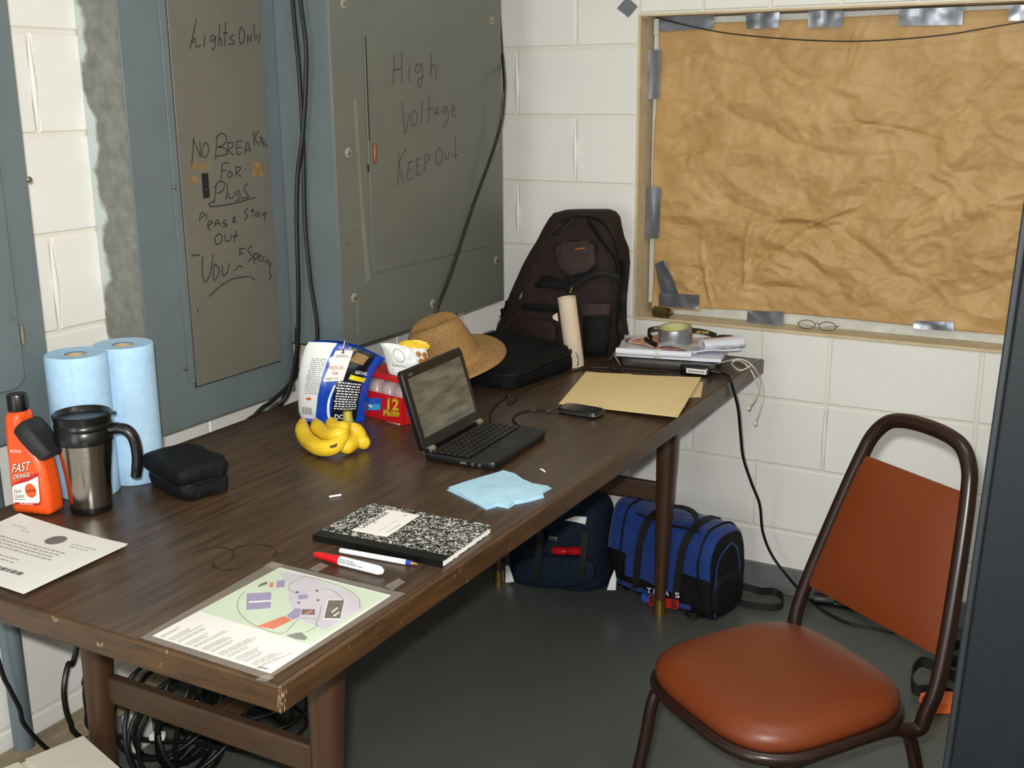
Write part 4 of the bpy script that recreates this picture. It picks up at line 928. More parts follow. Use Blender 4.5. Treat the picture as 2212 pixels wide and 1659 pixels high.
for sy, nm in ((-1, 0), (1, 1)):
    b = sy * (LW / 2 - .022)
    obj('hinge', G().tube([LP(-LD / 2 + .008, b - .011, .019), LP(-LD / 2 + .008, b + .011, .019)], .0105, 16), 'silver', lap)
    obj('hinge_core', G().tube([LP(-LD / 2 + .008, b - .0118, .019), LP(-LD / 2 + .008, b + .0118, .019)], .0075, 16), 'netbook_black', lap)
al = math.radians(17); ho = LP(-LD / 2 + .006, 0, .020); su = -lx * math.sin(al) + Z * math.cos(al); sn = lx * math.cos(al) + Z * math.sin(al)
def SP(b, h, d=0): return ho + ly * b + su * h + sn * d
def srr(b0, b1, h0, h1, r, d):
    pts = []
    for cb, chh, s in ((b1 - r, h0 + r, -90), (b1 - r, h1 - r, 0), (b0 + r, h1 - r, 90), (b0 + r, h0 + r, 180)):
        for k in range(6):
            t = math.radians(s + 18 * k); pts.append(SP(cb + r * math.cos(t), chh + r * math.sin(t), d))
    return pts
lid = obj('screen_lid', G().slab(srr(-LW / 2, LW / 2, .003, .178, .010, -.011), sn * .013), 'netbook_black', lap, bevel=.002)
obj('display', G().poly(srr(-LW / 2 + .016, LW / 2 - .016, .028, .158, .0005, .0023)), 'screen_glow', lid, smooth=0)
g = G().text('acer', SP(-LW / 2 + .032, .166, .0024), ly, su, .010, .01); obj('lettering', g, 'print_grey', lid, smooth=0)
obj('lid_strip', G().slab([SP(-.08, .012, .002), SP(.08, .012, .002), SP(.08, .020, .002), SP(-.08, .020, .002)], sn * .0008), 'netbook_palm', lid, smooth=0)
for a, rr_, mt in ((.034, .0035, 'silver'), (.050, .0035, 'silver')):
    p = LP(a, -LW / 2 - .0004, .011); obj('audio_jack', G().lathe([(rr_, 0), (rr_, .0012), (.0016, .0012), (.0012, 0)], p, 14, (lx, Z, -ly)), mt, lap)
obj('port', G().box(LP(.012, -LW / 2 - .0003, .011), (.014, .001, .005), (lx, ly, Z)), 'silver', lap); obj('port', G().box(LP(-.05, -LW / 2 - .0003, .011), (.012, .001, .006), (lx, ly, Z)), 'key_black', lap)
# phone + cable
mk('phone_black', '1a1d1f', rough=.2, var=.1)
ph = [T(1203, 897), T(1293, 912), T(1309, 893), T(1218, 878)]
phc = sum(ph, Vector()) / 4; pex = hdir(ph[1] - ph[0]); pey = Z.cross(pex)
phone = thing('mobile_phone', 'black mobile phone lying against the manila folder', 'phone', phc)
obj('phone_body', G().loft([sell(0, 0, a, b, 5, 40, (phc, pex, pey, Z), z) for z, a, b in ((.0005, .05, .026), (.003, .054, .029), (.011, .055, .03), (.016, .052, .027))]), 'phone_black', phone, smooth=50)
obj('phone_screen', G().slab([phc + pex * a + pey * b + Z * .0161 for a, b in ((-.03, -.02), (.036, -.02), (.036, .02), (-.03, .02))], (0, 0, .0005)), 'window_glass' if 0 else 'netbook_black', phone, smooth=0)
obj('silver_trim', G().tube([phc + pex * p.x + pey * p.y + Z * .008 for p in sell(0, 0, .0552, .0302, 5, 40)], .0009, 6, True), 'silver', phone)
cable('usb_cable', [phc - pex * .053 + Z * .009, T(1185, 888, .004), T(1150, 886, .003), T(1118, 893, .003), T(1108, 905, .003), T(1118, 917, .004), T(1128, 922, .010), LP(.045, LW / 2 + .02, .011), LP(.045, LW / 2 + .001, .011)], .0021, 'thin black cable joining the phone to the netbook')
cable('charger_cord', [LP(-LD / 2 + .02, LW / 2 + .002, .010), LP(-LD / 2 + .015, LW / 2 + .03, .005), T(1060, 890, .003), T(1075, 872, .003), T(1090, 860, .003), T(1098, 855, .012), T(1105, 862, .004), T(1098, 872, .004), T(1112, 866, .004), T(1125, 850, .003), T(1190, 815, .003), T(1280, 795, .003), T(1400, 802, .004), T(1462, 803, .014)], .0025, 'thin black charger cord running from the netbook to the power adapter')

# ============================================================ SNACKS
mk('bag_blue', '1346b4', rough=.22, var=.15, vs=9, spec=.6, coat=.3)
mk('bag_white', 'dfe0de', rough=.3, var=.04, spec=.5)
mk('bag_navy', '0e1522', rough=.25, var=.15, spec=.6, coat=.3)
mk('bag_skin', '8a6a3a', rough=.4)
mk('bag_yellow', 'e3bd2a', rough=.4)
mk('bag_clear', 'b8b4b0', rough=.15, alpha=.45, spec=.6)
mk('print_yellow', 'e8d31e', rough=.4)
mk('almond', 'a86e34', rough=.5, var=.2, vs=60)
bp0 = T(712, 908); bn2 = hdir(CAM - bp0); br = Z.cross(bn2)
pl = lambda u, v: atp(u, v, bp0, bn2)
Lr = [(0, 650, 902), (.12, 645, 888), (.35, 643, 850), (.6, 645, 808), (.8, 652, 772), (.93, 660, 748), (1, 668, 738)]
Rr = [(0, 788, 910), (.12, 790, 890), (.35, 794, 860), (.6, 802, 822), (.8, 815, 795), (.93, 826, 782), (1, 832, 775)]
def bagp(s, t, off=0.0, side=1):
    ul = np.interp(t, [a[0] for a in Lr], [a[1] for a in Lr]); vl = np.interp(t, [a[0] for a in Lr], [a[2] for a in Lr])
    ur = np.interp(t, [a[0] for a in Rr], [a[1] for a in Rr]); vr = np.interp(t, [a[0] for a in Rr], [a[2] for a in Rr])
    # top edge arcs upward across the bag
    u = ul + (ur - ul) * s; v = vl + (vr - vl) * s - 14 * math.sin(math.pi * s) * t
    p = pl(u, v); b = .042 * max(0, math.sin(math.pi * s)) ** .55 * (max(0, math.sin(math.pi * min(1, .10 + t * .86))) ** .5)
    w = .0035 * noise.noise(Vector((s * 7, t * 5, 2 + side))) * math.sin(math.pi * s)
    q = p + bn2 * (side * (b + w) + off)
    q.z = max(q.z, TZ + .001); return q
snack = thing('snack_bag', 'blue and white plastic snack bag with white text standing behind the bananas', 'snack bag', bp0)
g = G(); NU, NV = 100, 56
def zone(s, t):
    w = .24 + .13 * t
    if s < w: return 0
    if s < .47 + .08 * t: return 1
    if s < .86 + .03 * t:
        return 3 if .80 < t < .96 and .60 + .1 * (t - .8) < s < .80 else 2
    return 1
SEG = [(18, 0)] + [(16, 1)] + [(40, 2)] + [(16, 1)]
NU = sum(n_ for n_, z_ in SEG); ZN = [z_ for n_, z_ in SEG for _ in range(n_)]
def scol(i, t):
    e_ = [0, .24 + .13 * t, .47 + .08 * t, .86 + .03 * t, 1.0]; k = 0
    for q_, (n_, z_) in enumerate(SEG):
        if i <= k + n_: return e_[q_] + (e_[q_ + 1] - e_[q_]) * (i - k) / n_
        k += n_
    return 1.0
for sd in (1, -1):
    vs_ = [bagp(scol(i, j / NV), j / NV, 0, sd) for j in range(NV + 1) for i in range(NU + 1)]; b0 = len(g.v); g.v += vs_
    for j in range(NV):
        for i in range(NU):
            a = j * (NU + 1) + i; f = (b0 + a, b0 + a + 1, b0 + a + NU + 2, b0 + a + NU + 1); g.f.append(f if sd == 1 else f[::-1]); g.m.append(ZN[i] if sd == 1 else 1)
obj('bag_body', g, ['bag_white', 'bag_blue', 'bag_navy', 'bag_skin'], snack, smooth=60)
obj('bottom_seam', G().sheet(lambda u, v: bagp(u, 0) + Z * .004 * (1 - v) + bn2 * (.014 * v), 20, 2, .0006, Z), 'bag_blue', snack, smooth=60)
dec = lambda s, t: bagp(s, t, .0022)
def dquad(a, b, c, d, n=8):
    g = G(); f = lambda u, v: dec((a[0] * (1 - u) + b[0] * u) * (1 - v) + (d[0] * (1 - u) + c[0] * u) * v, (a[1] * (1 - u) + b[1] * u) * (1 - v) + (d[1] * (1 - u) + c[1] * u) * v)
    return g.grid(f, n, 4)
g = G()
def brow(g, s0, s1, ts, h, seed, sk=.0):
    rr = random.Random(seed)
    for t in ts:
        s = s0 + rr.uniform(0, .02)
        while s < s1:
            l = rr.uniform(.015, .05); l = min(l, s1 - s)
            if l < .008: break
            g.poly([dec(s + sk * t, t), dec(s + l + sk * t, t), dec(s + l + sk * (t + h), t + h), dec(s + sk * (t + h), t + h)]); s += l + .012
brow(g, .50, .83, [.20 + .034 * k for k in range(11)], .016, 3, .06); obj('print_lines', g, 'print_white', snack, smooth=0)
g = G(); brow(g, .05, .25, [.38 + .022 * k for k in range(20)], .007, 5, .1); obj('print_lines', g, 'print_grey', snack, smooth=0)
g = G()
for k in range(9): s = .05 + .017 * k; g.poly([dec(s, .1), dec(s + (.010 if k % 2 else .006), .1), dec(s + (.010 if k % 2 else .006), .2), dec(s, .2)])
obj('barcode', g, 'print_grey', snack, smooth=0)
def btext(s, sc, tc, w, h, bold=.01, skew=0.06): g = G(); g.textf(s, lambda x, y: dec(sc + x + skew * y, tc + y), h / .72, bold, fit=w); return g
obj('picture_panel', dquad((.61, .82), (.80, .80), (.82, .94), (.66, .95)), 'bag_skin', snack, smooth=0)
obj('lettering', btext('DO', .60, .085, .14, .07, .02), 'print_white', snack, smooth=0)
obj('lettering', btext('ALEX & BILL', .82, .70, .17, .045, .01), 'print_white', snack, smooth=0)
g = dquad((.68, .60), (.90, .58), (.91, .64), (.69, .66)); obj('yellow_strip', g, 'print_yellow', snack, smooth=0)
g = dquad((.12, .30), (.19, .30), (.19, .335), (.12, .33)); obj('logo_mark', g, 'print_orange', snack, smooth=0)
g = G(); 
for k in range(14):
    t0, t1 = .02 + .035 * k, .02 + .035 * (k + 1); s_ = lambda t: .44 - .05 * math.sin(t * 6) + .12 * t
    g.poly([dec(s_(t0), t0), dec(s_(t0) + .045 * (1 - t0), t0), dec(s_(t1) + .045 * (1 - t1), t1), dec(s_(t1), t1)])
obj('white_swoosh', g, 'print_white', snack, smooth=0)
# badge
bo_ = bp0 + bn2 * .050; bpl = lambda u, v, d=0.0: atp(u, v, bo_ + bn2 * d, bn2)
badge = thing('name_badge', 'white MEDICAL badge with a metal clip hanging on the snack bag', 'badge', bpl(730, 823))
obj('card', G().slab([bpl(u, v) for u, v in [(700, 825), (741, 823), (763, 759), (760, 757), (727, 757), (724, 759), (698, 822)]][::-1], -bn2 * .001), 'label_white', badge, bevel=.0004)
bdf = lambda u, v: bpl(u, v, .0004)
g = G(); ptext(g, bdf, 'MEDICAL', 726.5, 795, 33, 8, -.01, .3, 0); ptext(g, bdf, '708', 723, 807, 13, 7, -.01, .3, .005); obj('lettering', g, 'print_red', badge, smooth=0)
g = G(); ptext(g, bdf, 'MSET-TX', 717, 819, 27, 6, 0, .3, 0); g.rows(bdf(725, 767), bdf(726, 767) - bdf(725, 767), bdf(725, 766) - bdf(725, 767), 30, 2, 3.2, 1.3, 4); obj('lettering', g, 'print_black', badge, smooth=0)
obj('slot', G().poly([bdf(u, v) for u, v in [(737, 763.5), (744, 763.5), (744, 761.5), (737, 761.5)]]), 'print_black', badge, smooth=0)
obj('clip', G().tube(spline([bpl(741, 762, .002), bpl(742, 752, .004), bpl(744, 742, .003), bpl(746, 735, .001), bpl(750, 741, -.002), bpl(749, 750, -.004)], 4), .0022, 8), 'silver', badge)
obj('strap', G().slab([bpl(753, 757, .001), bpl(755, 750, .001), bpl(759, 750, .001), bpl(758, 758, .001)][::-1], bn2 * .0008), 'bag_clear', badge, smooth=0)
# red carton of packs
mk('carton_red', 'c4181c', rough=.35, var=.06, spec=.5)
mk('carton_inside', '8a1518', rough=.6)
mk('wrapper_pink', 'b09a98', rough=.15, var=.25, vs=30, spec=.8, bump=.5, bs=40, bdist=.004)
mk('print_blue', '2b57b8', rough=.35, var=.2, vs=30)
mk('print_cyan', '3fa6cf', rough=.35)
r0, r1 = T(786, 897), T(872, 920); rex = hdir(r1 - r0); rey = Z.cross(rex); RW = (r1 - r0).length; RDp, RHt = .115, .112
def RP(a, b, z): return Vector((r0.x, r0.y, TZ)) + rex * a + rey * b + Z * z
rb = thing('snack_carton', 'red open-front carton marked 12 Packs behind the netbook', 'carton', RP(RW / 2, RDp / 2, 0))
th = .0012
def rpan(a0, a1, b0, b1, z0, z1, name, mat='carton_red'): return obj(name, G().box(RP((a0 + a1) / 2, (b0 + b1) / 2, (z0 + z1) / 2), (a1 - a0, b1 - b0, z1 - z0), (rex, rey, Z)), mat, rb, smooth=0)
rpan(0, RW, 0, RDp, .0005, .0015, 'bottom_panel'); frp = rpan(0, RW, 0, th, .001, .066, 'front_panel'); rpan(0, RW, RDp - th, RDp, .001, RHt, 'back_panel', 'carton_red')
rpan(0, th, 0, RDp, .001, RHt, 'side_panel'); sdp = rpan(RW - th, RW, 0, RDp, .001, RHt, 'side_panel'); rpan(0, RW, .004, RDp, RHt - th, RHt, 'top_panel'); rpan(0, RW, .003, .004, RHt - .012, RHt, 'top_lip')
for i in range(3):
    for j in range(1):
        c = RP(RW * (.18 + .32 * i), .028 + .05 * j, .047); fr = (c, rex, rey, Z)
        o = obj('snack_pack', G().loft([sell(0, 0, a, b, 3, 20, fr, z) for z, a, b in ((-.045, .013, .018), (-.04, .0175, .021), (0, .0185, .0225), (.038, .0175, .021), (.046, .012, .008))]), 'wrapper_pink', smooth=60)
        tag(o, ('leftmost', 'middle', 'rightmost')[i] + ' clear wrapped snack pack inside the open red carton', 'snack pack', 'packs in the red carton')
rf = lambda u, v, d=.0006: atp(u, v, RP(0, -d, 0), rey)
g = G(); ptext(g, lambda u, v: rf(u, v, .0008), '12', 846.5, 875.5, 25, 25, .03, .06, .045); ptext(g, lambda u, v: rf(u, v, .0008), 'Packs', 845, 893, 34, 13, .06, .06, .045); obj('lettering', g, 'print_yellow', frp, smooth=0, label='pale outline of the printed pack count')
g = G(); ptext(g, lambda u, v: rf(u, v, .0012), '12', 846.5, 875.5, 24, 24, .03, .06, .028); ptext(g, lambda u, v: rf(u, v, .0012), 'Packs', 845, 893, 31, 12, .06, .06, .025); obj('lettering', g, 'print_black', frp, smooth=0)
g = G(); ptext(g, lambda u, v: rf(u, v, .0016), '12', 846.5, 875.5, 22.5, 23, .03, .06, .0); ptext(g, lambda u, v: rf(u, v, .0016), 'Packs', 845, 893, 29, 10.5, .06, .06, .0); obj('lettering', g, 'print_yellow', frp, smooth=0)
obj('picture_panel', G().poly([rf(u, v) for u, v in [(791, 886), (822, 886), (824, 861), (795, 859)]]), 'print_blue', frp, smooth=0); obj('picture_panel', G().poly([rf(u, v, .001) for u, v in [(791, 885.5), (821, 885.5), (822, 874), (808, 872)]]), 'print_cyan', frp, smooth=0)
g = G(); c0 = rf(800, 877, .0014); g.poly([c0 + rex * (.008 * math.cos(a)) + Z * (.004 * math.sin(a)) for a in [2 * math.pi * k / 16 for k in range(16)]]); obj('picture_panel', g, 'bag_white', frp, smooth=0)
g = G(); o_ = rf(789, 901); ux = rf(790, 901.2) - o_; g.rows(o_, ux, rf(789, 900) - o_, 76, 1, 3, 2.5, 4, .95); obj('print_lines', g, 'print_white', frp, smooth=0)
so_ = RP(RW + .0006, 0, 0)
g = G(); g.poly([so_ + rey * a + Z * z for a, z in ((.012, .018), (.04, .03), (.04, .07), (.012, .06))]); obj('picture_panel', g, 'print_blue', sdp, smooth=0)
g = G(); g.poly([so_ + rex * .0004 + rey * (.026 + .009 * math.cos(a)) + Z * (.044 + .012 * math.sin(a)) for a in [2 * math.pi * k / 16 for k in range(16)]]); obj('picture_panel', g, 'print_cyan', sdp, smooth=0)
# white and yellow snack bag on the carton
wb0 = RP(RW * .62, .014, RHt + .001); wn = hdir(CAM - wb0); wpl = lambda u, v, d=0.0: atp(u, v, wb0 + wn * d, wn)
wL = [(0, 846, 818), (.2, 838, 800), (.5, 833, 775), (.8, 826, 752), (1, 820, 742)]; wR = [(0, 896, 822), (.2, 920, 806), (.5, 926, 785), (.8, 924, 765), (1, 920, 752)]
def wbag(s, t, side=1, off=0):
    ip = lambda L_, k: np.interp(t, [a[0] for a in L_], [a[k] for a in L_])
    u = ip(wL, 1) * (1 - s) + ip(wR, 1) * s; v = ip(wL, 2) * (1 - s) + ip(wR, 2) * s - 3 * math.sin(math.pi * s * 2) * t
    b = .03 * max(0, math.sin(math.pi * s)) ** .6 * max(0, math.sin(math.pi * (.12 + .8 * t))) ** .5 + .003 * noise.noise(Vector((s * 9, t * 8, side)))
    q = wpl(u, v, side * b + off); q.z = max(q.z, TZ + RHt + .001); return q
wb = thing('snack_bag', 'crumpled white and yellow snack bag on top of the red carton', 'snack bag', wb0)
g = G()
for sd in (1, -1):
    b0 = len(g.v); g.v += [wbag(i / 30, j / 18, sd) for j in range(19) for i in range(31)]
    for j in range(18):
        for i in range(30):
            a = j * 31 + i; f = (b0 + a, b0 + a + 1, b0 + a + 32, b0 + a + 31); g.f.append(f if sd == 1 else f[::-1]); g.m.append(0 if sd == 1 else 1)
obj('bag_body', g, ['bag_white', 'bag_yellow'], wb, smooth=60)
yb0 = wpl(890, 752, -.034)
obj('bag_top', G().lathe([(.001, -.5), (.6, -.42), (.95, -.15), (1, .1), (.8, .34), (.45, .48), (.001, .5)], yb0, 28, (br * .042, wn * .018, Z * .034), squash=lambda x, y, z, a, r: (x * (1 + .12 * math.sin(3 * a)), y * (1 + .3 * math.sin(5 * a + 1)), z + .08 * math.sin(4 * a))), 'bag_yellow', wb, smooth=50, label='crumpled yellow top of the bag')
wd_ = lambda s, t: wbag(s, t, 1, .0012)
g = G(); g.textf('Nutrition Facts', lambda x, y: wd_(.30 + x, .33 + y), .06, .01, fit=.34); g.poly([wd_(.12, .22), wd_(.5, .22), wd_(.5, .235), wd_(.12, .235)]); obj('lettering', g, 'print_black', wb, smooth=0)
g = G(); N_ = 24
for k in range(N_):
    a, b = 2 * math.pi * k / N_, 2 * math.pi * (k + 1) / N_; f = lambda r, t: wd_(.33 + .13 * r * math.cos(t), .62 + .19 * r * math.sin(t)); g.poly([f(1, a), f(1, b), f(.9, b), f(.9, a)])
obj('seal_mark', g, 'print_grey', wb, smooth=0)
for (s, t, a, b) in ((.80, .80, .06, .1), (.93, .78, .055, .09), (.84, .55, .075, .11), (.95, .62, .05, .1)):
    obj('almond_print', G().poly([wd_(s + a * math.cos(k * .4488), t + b * math.sin(k * .4488)) + wn * .0006 for k in range(14)]), 'almond', wb, smooth=0)
# ---- bananas
mk('banana', 'e8c42c', rough=.45, var=.08, vs=20, col2='dcb01e')
mk('banana_green', 'a89a2c', rough=.5, var=.2, vs=30)
mk('banana_brown', '4a3418', rough=.7)
ban = thing('banana_bunch', 'bunch of yellow bananas with brown spots in front of the snack bag', 'bananas', T(725, 960))
stem = at(752, 912, 2, TZ + .055)
BN = [([(655, 906, .035), (653, 926, .030), (664, 950, .020), (688, 966, .019), (716, 966, .024), (738, 948, .038), (748, 928, .050)], .0185),
      ([(682, 908, .045), (686, 922, .042), (702, 936, .038), (722, 940, .044), (740, 932, .052), (749, 921, .056)], .0165),
      ([(712, 908, .058), (718, 916, .056), (730, 924, .056), (744, 922, .060), (751, 915, .062)], .0145),
      ([(733, 966, .020), (748, 965, .019), (762, 955, .021), (768, 940, .030), (762, 926, .044), (755, 918, .054)], .0175),
      ([(790, 946, .022), (786, 956, .018), (779, 948, .024), (774, 936, .034), (764, 924, .048), (757, 916, .056)], .0168)]
for pts, r in BN:
    c = spline([at(u, v, 2, TZ + z) for u, v, z in pts], 5); m = len(c)
    rr = [r * (.35 + .65 * min(1, (i / (m - 1)) * 5)) * (1 if i < m * .72 else max(.4, 1 - (i / (m - 1) - .72) * 2.1)) for i in range(m)]
    for i in range(m): c[i].z = max(c[i].z, TZ + rr[i] + .0005)
    b_ = obj('banana', G().tube(c, [q * 1.27 for q in rr], 5), 'banana', ban, smooth=60, sub=2)
    SPOT = {0: (.72, .08), 1: (), 2: (.55,), 3: (.3,), 4: ()}[BN.index((pts, r))]
    for f_ in SPOT:
        i_ = int(f_ * (m - 1)); nv_ = (CAM - c[i_]).normalized(); ce_ = (c[min(i_ + 1, m - 1)] - c[max(i_ - 1, 0)]).normalized(); pe_ = nv_.cross(ce_)
        obj('brown_spot', G().lathe([(0, .0012), (.6, .001), (1, -.0015)], c[i_] + nv_ * rr[i_] * .96, 9, (ce_ * .009, pe_ * .005, nv_), squash=lambda x, y, z, a, r: (x * (1 + .3 * math.sin(3 * a)), y * (1 + .35 * math.cos(2 * a + 1)), z)), 'banana_brown', b_)
    obj('banana_tip', G().tube([c[0] - (c[1] - c[0]).normalized() * .003, c[0] + (c[1] - c[0]) * .3], [.003, rr[0] * .95], 8), 'banana_brown', b_)
obj('stem', G().tube(spline([stem - Z * .008, stem + Z * .008 + bn2 * -.002, stem + Z * .022 - bn2 * .006], 4), [.014, .013, .012, .0115, .011, .0105, .010, .010, .0105], 10), 'banana_green', ban, smooth=50)
obj('stem_cap', G().tube([stem + Z * .021 - bn2 * .006, stem + Z * .026 - bn2 * .008], [.0105, .011], 10), 'banana_brown', ban)


# ============================================================ HAT ON THE BLACK BAG
mk('straw_base', 'b98a4c', rough=.7, var=.1)
def straw():
    m = MATS['straw_base']; N, L, b = nodes_of(m); b.inputs['Specular IOR Level'].default_value = .3
    uv = N.new('ShaderNodeUVMap'); mpn = N.new('ShaderNodeMapping'); mpn.inputs['Scale'].default_value = (84, 22, 1); L.new(uv.outputs[0], mpn.inputs[0])
    ck = N.new('ShaderNodeTexBrick'); ck.inputs['Scale'].default_value = 1; ck.inputs['Mortar Size'].default_value = .14; ck.inputs['Brick Width'].default_value = 1; ck.inputs['Row Height'].default_value = .5
    ck.inputs['Color1'].default_value = lin('dfb878'); ck.inputs['Color2'].default_value = lin('c89c60'); ck.inputs['Mortar'].default_value = lin('664522')
    L.new(mpn.outputs[0], ck.inputs['Vector']); L.new(ck.outputs['Color'], b.inputs['Base Color'])
    bp = N.new('ShaderNodeBump'); bp.inputs['Strength'].default_value = .7; bp.inputs['Distance'].default_value = .0015; L.new(ck.outputs['Fac'], bp.inputs['Height']); bp.invert = True; L.new(bp.outputs[0], b.inputs['Normal'])
straw()
ha = (CU * .82 - CR * .36 - CF * .40).normalized()
hb = (CR - ha * CR.dot(ha)).normalized(); hc_ = ha.cross(hb)
hcen = atp(968, 780, T(975, 855), hdir(CAM - T(975, 855)))
hat = thing('straw_hat', 'woven tan straw hat tilted on the black laptop bag', 'hat', hcen)
def hsq(x, y, z, a, r):
    k = 1.0
    if z > .02: y *= .90; z2 = z - .010 * math.exp(-(y / .03) ** 2) * max(0, (z - .06) / .05)
    else:
        z2 = z - .020 * (max(0, r - .09) / .08) ** 1.5 * math.cos(2 * a)
    return x * k, y, z2
crown = [(.001, .112), (.03, .116), (.052, .117), (.064, .112), (.072, .1), (.076, .078), (.079, .06), (.082, .04), (.085, .02), (.087, .006)]
brim = [(.087, .006), (.090, .001), (.10, -.002), (.115, -.004), (.130, -.006), (.142, -.010), (.148, -.014), (.1485, -.0165), (.143, -.0135), (.130, -.009), (.1, -.0045), (.086, .001)]
obj('crown', G().lathe(crown, hcen, 64, (hb, hc_, ha), uv=True, squash=hsq), 'straw_base', hat, smooth=60)
obj('brim', G().lathe(brim, hcen, 64, (hb, hc_, ha), uv=True, squash=hsq), 'straw_base', hat, smooth=60)
# ---- flat black laptop bag
mk('bag_black', '08080a', rough=.8, var=.25, vs=14, bump=.7, bs=28, bdist=.010, spec=.2)
mk('webbing', '0a0a0a', rough=.7, spec=.3)
BBc = Vector((.462, -.556, TZ)); bbx = Vector((.994, -.11, 0)); bby = Z.cross(bbx)
bb_ = thing('laptop_bag', 'flat black fabric laptop bag lying under the straw hat', 'bag', BBc)
fr = (BBc, bbx, bby, Z)
def bbw(x, y, t, z): return x + .010 * noise.noise(Vector((x * 16, y * 16, z * 40))), y + .010 * noise.noise(Vector((y * 16, x * 16 + 5, z * 40)))
def bring(z, a, b, lift=0):
    r = sell(0, 0, a, b, 7, 56, fr, z, bbw)
    for p in r:
        l = p - BBc; q = max(0, l.dot(bby) / .18); p.z += (lift * (.4 + .9 * q) * (1 - .5 * l.dot(bbx) / .15) + .006 * noise.noise(p * 22)) if z > .01 else 0
    return r
obj('bag_body', G().loft([bring(.0008, .138, .152), bring(.006, .148, .163), bring(.022, .151, .166, .004), bring(.038, .149, .163, .012), bring(.048, .140, .153, .02), bring(.051, .125, .135, .023), bring(.052, .1, .11, .024), bring(.052, .075, .08, .025), bring(.053, .04, .05, .026)]), 'bag_black', bb_, smooth=60)
obj('piping', G().tube([p for p in bring(.041, .1500, .1645, .014)], .003, 6, True), 'webbing', bb_, smooth=60)
obj('pocket_seam', G().tube([BBc + bbx * a + bby * -.12 + Z * (.0555 + .002 * math.sin(a * 40)) for a in np.linspace(-.12, .13, 12)], .002, 6), 'webbing', bb_)
obj('zipper_pull', G().tube([BBc + bbx * .152 + bby * .14 + Z * .05, BBc + bbx * .162 + bby * .138 + Z * .03, BBc + bbx * .160 + bby * .136 + Z * .012], .0022, 6), 'silver', bb_)
# ---- cardboard tube
tb0, tb1 = at(1243, 792, 1, -.385), at(1224, 640, 1, -.385)
tb0 = T(1243, 790, .0); dt = (tb1 - tb0).normalized(); tb1 = atp(1224, 642, tb0, hdir(CAM - tb0)); dt = (tb1 - tb0).normalized(); e = dt.orthogonal().normalized(); f = dt.cross(e); LT = (tb1 - tb0).length
ctube = thing('cardboard_tube', 'empty cardboard towel tube standing upright before the black backpack', 'tube', tb0)
def tsq(x, y, z, a, r):
    if z < .01: z = z + max(0, .045 * -math.cos(a + 2.2)) 
    return x, y, z
obj('tube_wall', G().lathe([(.0255, 0), (.0255, .06), (.0256, .1), (.0254, .16), (.0255, LT), (.0235, LT), (.0235, .1), (.0235, .06)], tb0, 36, (e, f, dt), squash=tsq), 'tube_card', ctube, smooth=50)
sc0 = atp(1205, 685, tb0, hdir(CAM - tb0))
obj('torn_flap', G().sheet(lambda u, v: sc0 + hx * (-.014 * u) + dt * (.025 * (v - .5) * (1 - .6 * u)) + hdir(CAM - tb0) * (.006 * u * u), 5, 4, .0005, hdir(CAM - tb0)), 'tube_card', ctube, smooth=40)
# ---- backpack on the table
mk('pack_brown', '261c18', rough=.8, var=.2, vs=10, bump=.7, bs=32, bdist=.010, spec=.25)
mk('pack_black', '0a0909', rough=.8, var=.2, vs=10, bump=.7, bs=32, bdist=.010, spec=.25)
mk('mesh_brown', '31231f', rough=.85, var=.2, vs=50, bump=.4, bs=350)
mk('zip_orange', 'a85a28', rough=.5)
PKY = -.155
def pk_ring(L_, R_px, v, dep, yc, e=3.0, n=44, amp=.009):
    a = at(L_, v, 1, yc); b = at(R_px, v, 1, yc); cx = (a.x + b.x) / 2; w = (b.x - a.x) / 2; z = (a.z + b.z) / 2; out = []
    for k in range(n):
        t = 2 * math.pi * k / n; c, s = math.cos(t), math.sin(t); x = cx + w * math.copysign(abs(c) ** (2 / e), c); y = yc + dep * math.copysign(abs(s) ** (2 / e), s)
        p = Vector((x, y, z + (b.z - a.z) * .5 * (x - cx) / max(w, .01))); p += Vector((1, 1, 0)) * noise.noise(p * 14) * amp
        p.z = max(p.z, TZ + .0008); out.append(p)
    return out
pack = thing('backpack', 'dark brown and black backpack leaning against the white wall on the table', 'backpack', Vector((.46, PKY, TZ)))
SIL = [(1095, 1330, 790, .10, -.160), (1085, 1345, 765, .125, -.160), (1080, 1346, 735, .128, -.16), (1090, 1342, 700, .122, -.158), (1106, 1341, 665, .112, -.152), (1118, 1345, 630, .104, -.145), (1128, 1349, 600, .10, -.14), (1140, 1350, 570, .096, -.135), (1154, 1348, 540, .09, -.13), (1168, 1345, 515, .082, -.12), (1182, 1342, 490, .072, -.11), (1193, 1340, 470, .06, -.10), (1204, 1332, 459, .045, -.09), (1225, 1315, 453, .025, -.085)]
obj('pack_body', G().loft([pk_ring(*q) for q in SIL]), 'pack_brown', pack, smooth=60)
def front(u, v, d=0.0):
    # point on the pack front: silhouette interpolation at row v
    q = sorted(SIL, key=lambda s: s[2]); vv = [s[2] for s in q]
    L_ = np.interp(v, vv, [s[0] for s in q]); R2 = np.interp(v, vv, [s[1] for s in q]); dep = np.interp(v, vv, [s[3] for s in q]); yc = np.interp(v, vv, [s[4] for s in q])
    s = max(-1, min(1, (u - (L_ + R2) / 2) / ((R2 - L_) / 2))); y = yc - dep * max(0, 1 - abs(s) ** 3) ** (1 / 3) - d
    return at(u, v, 1, y)
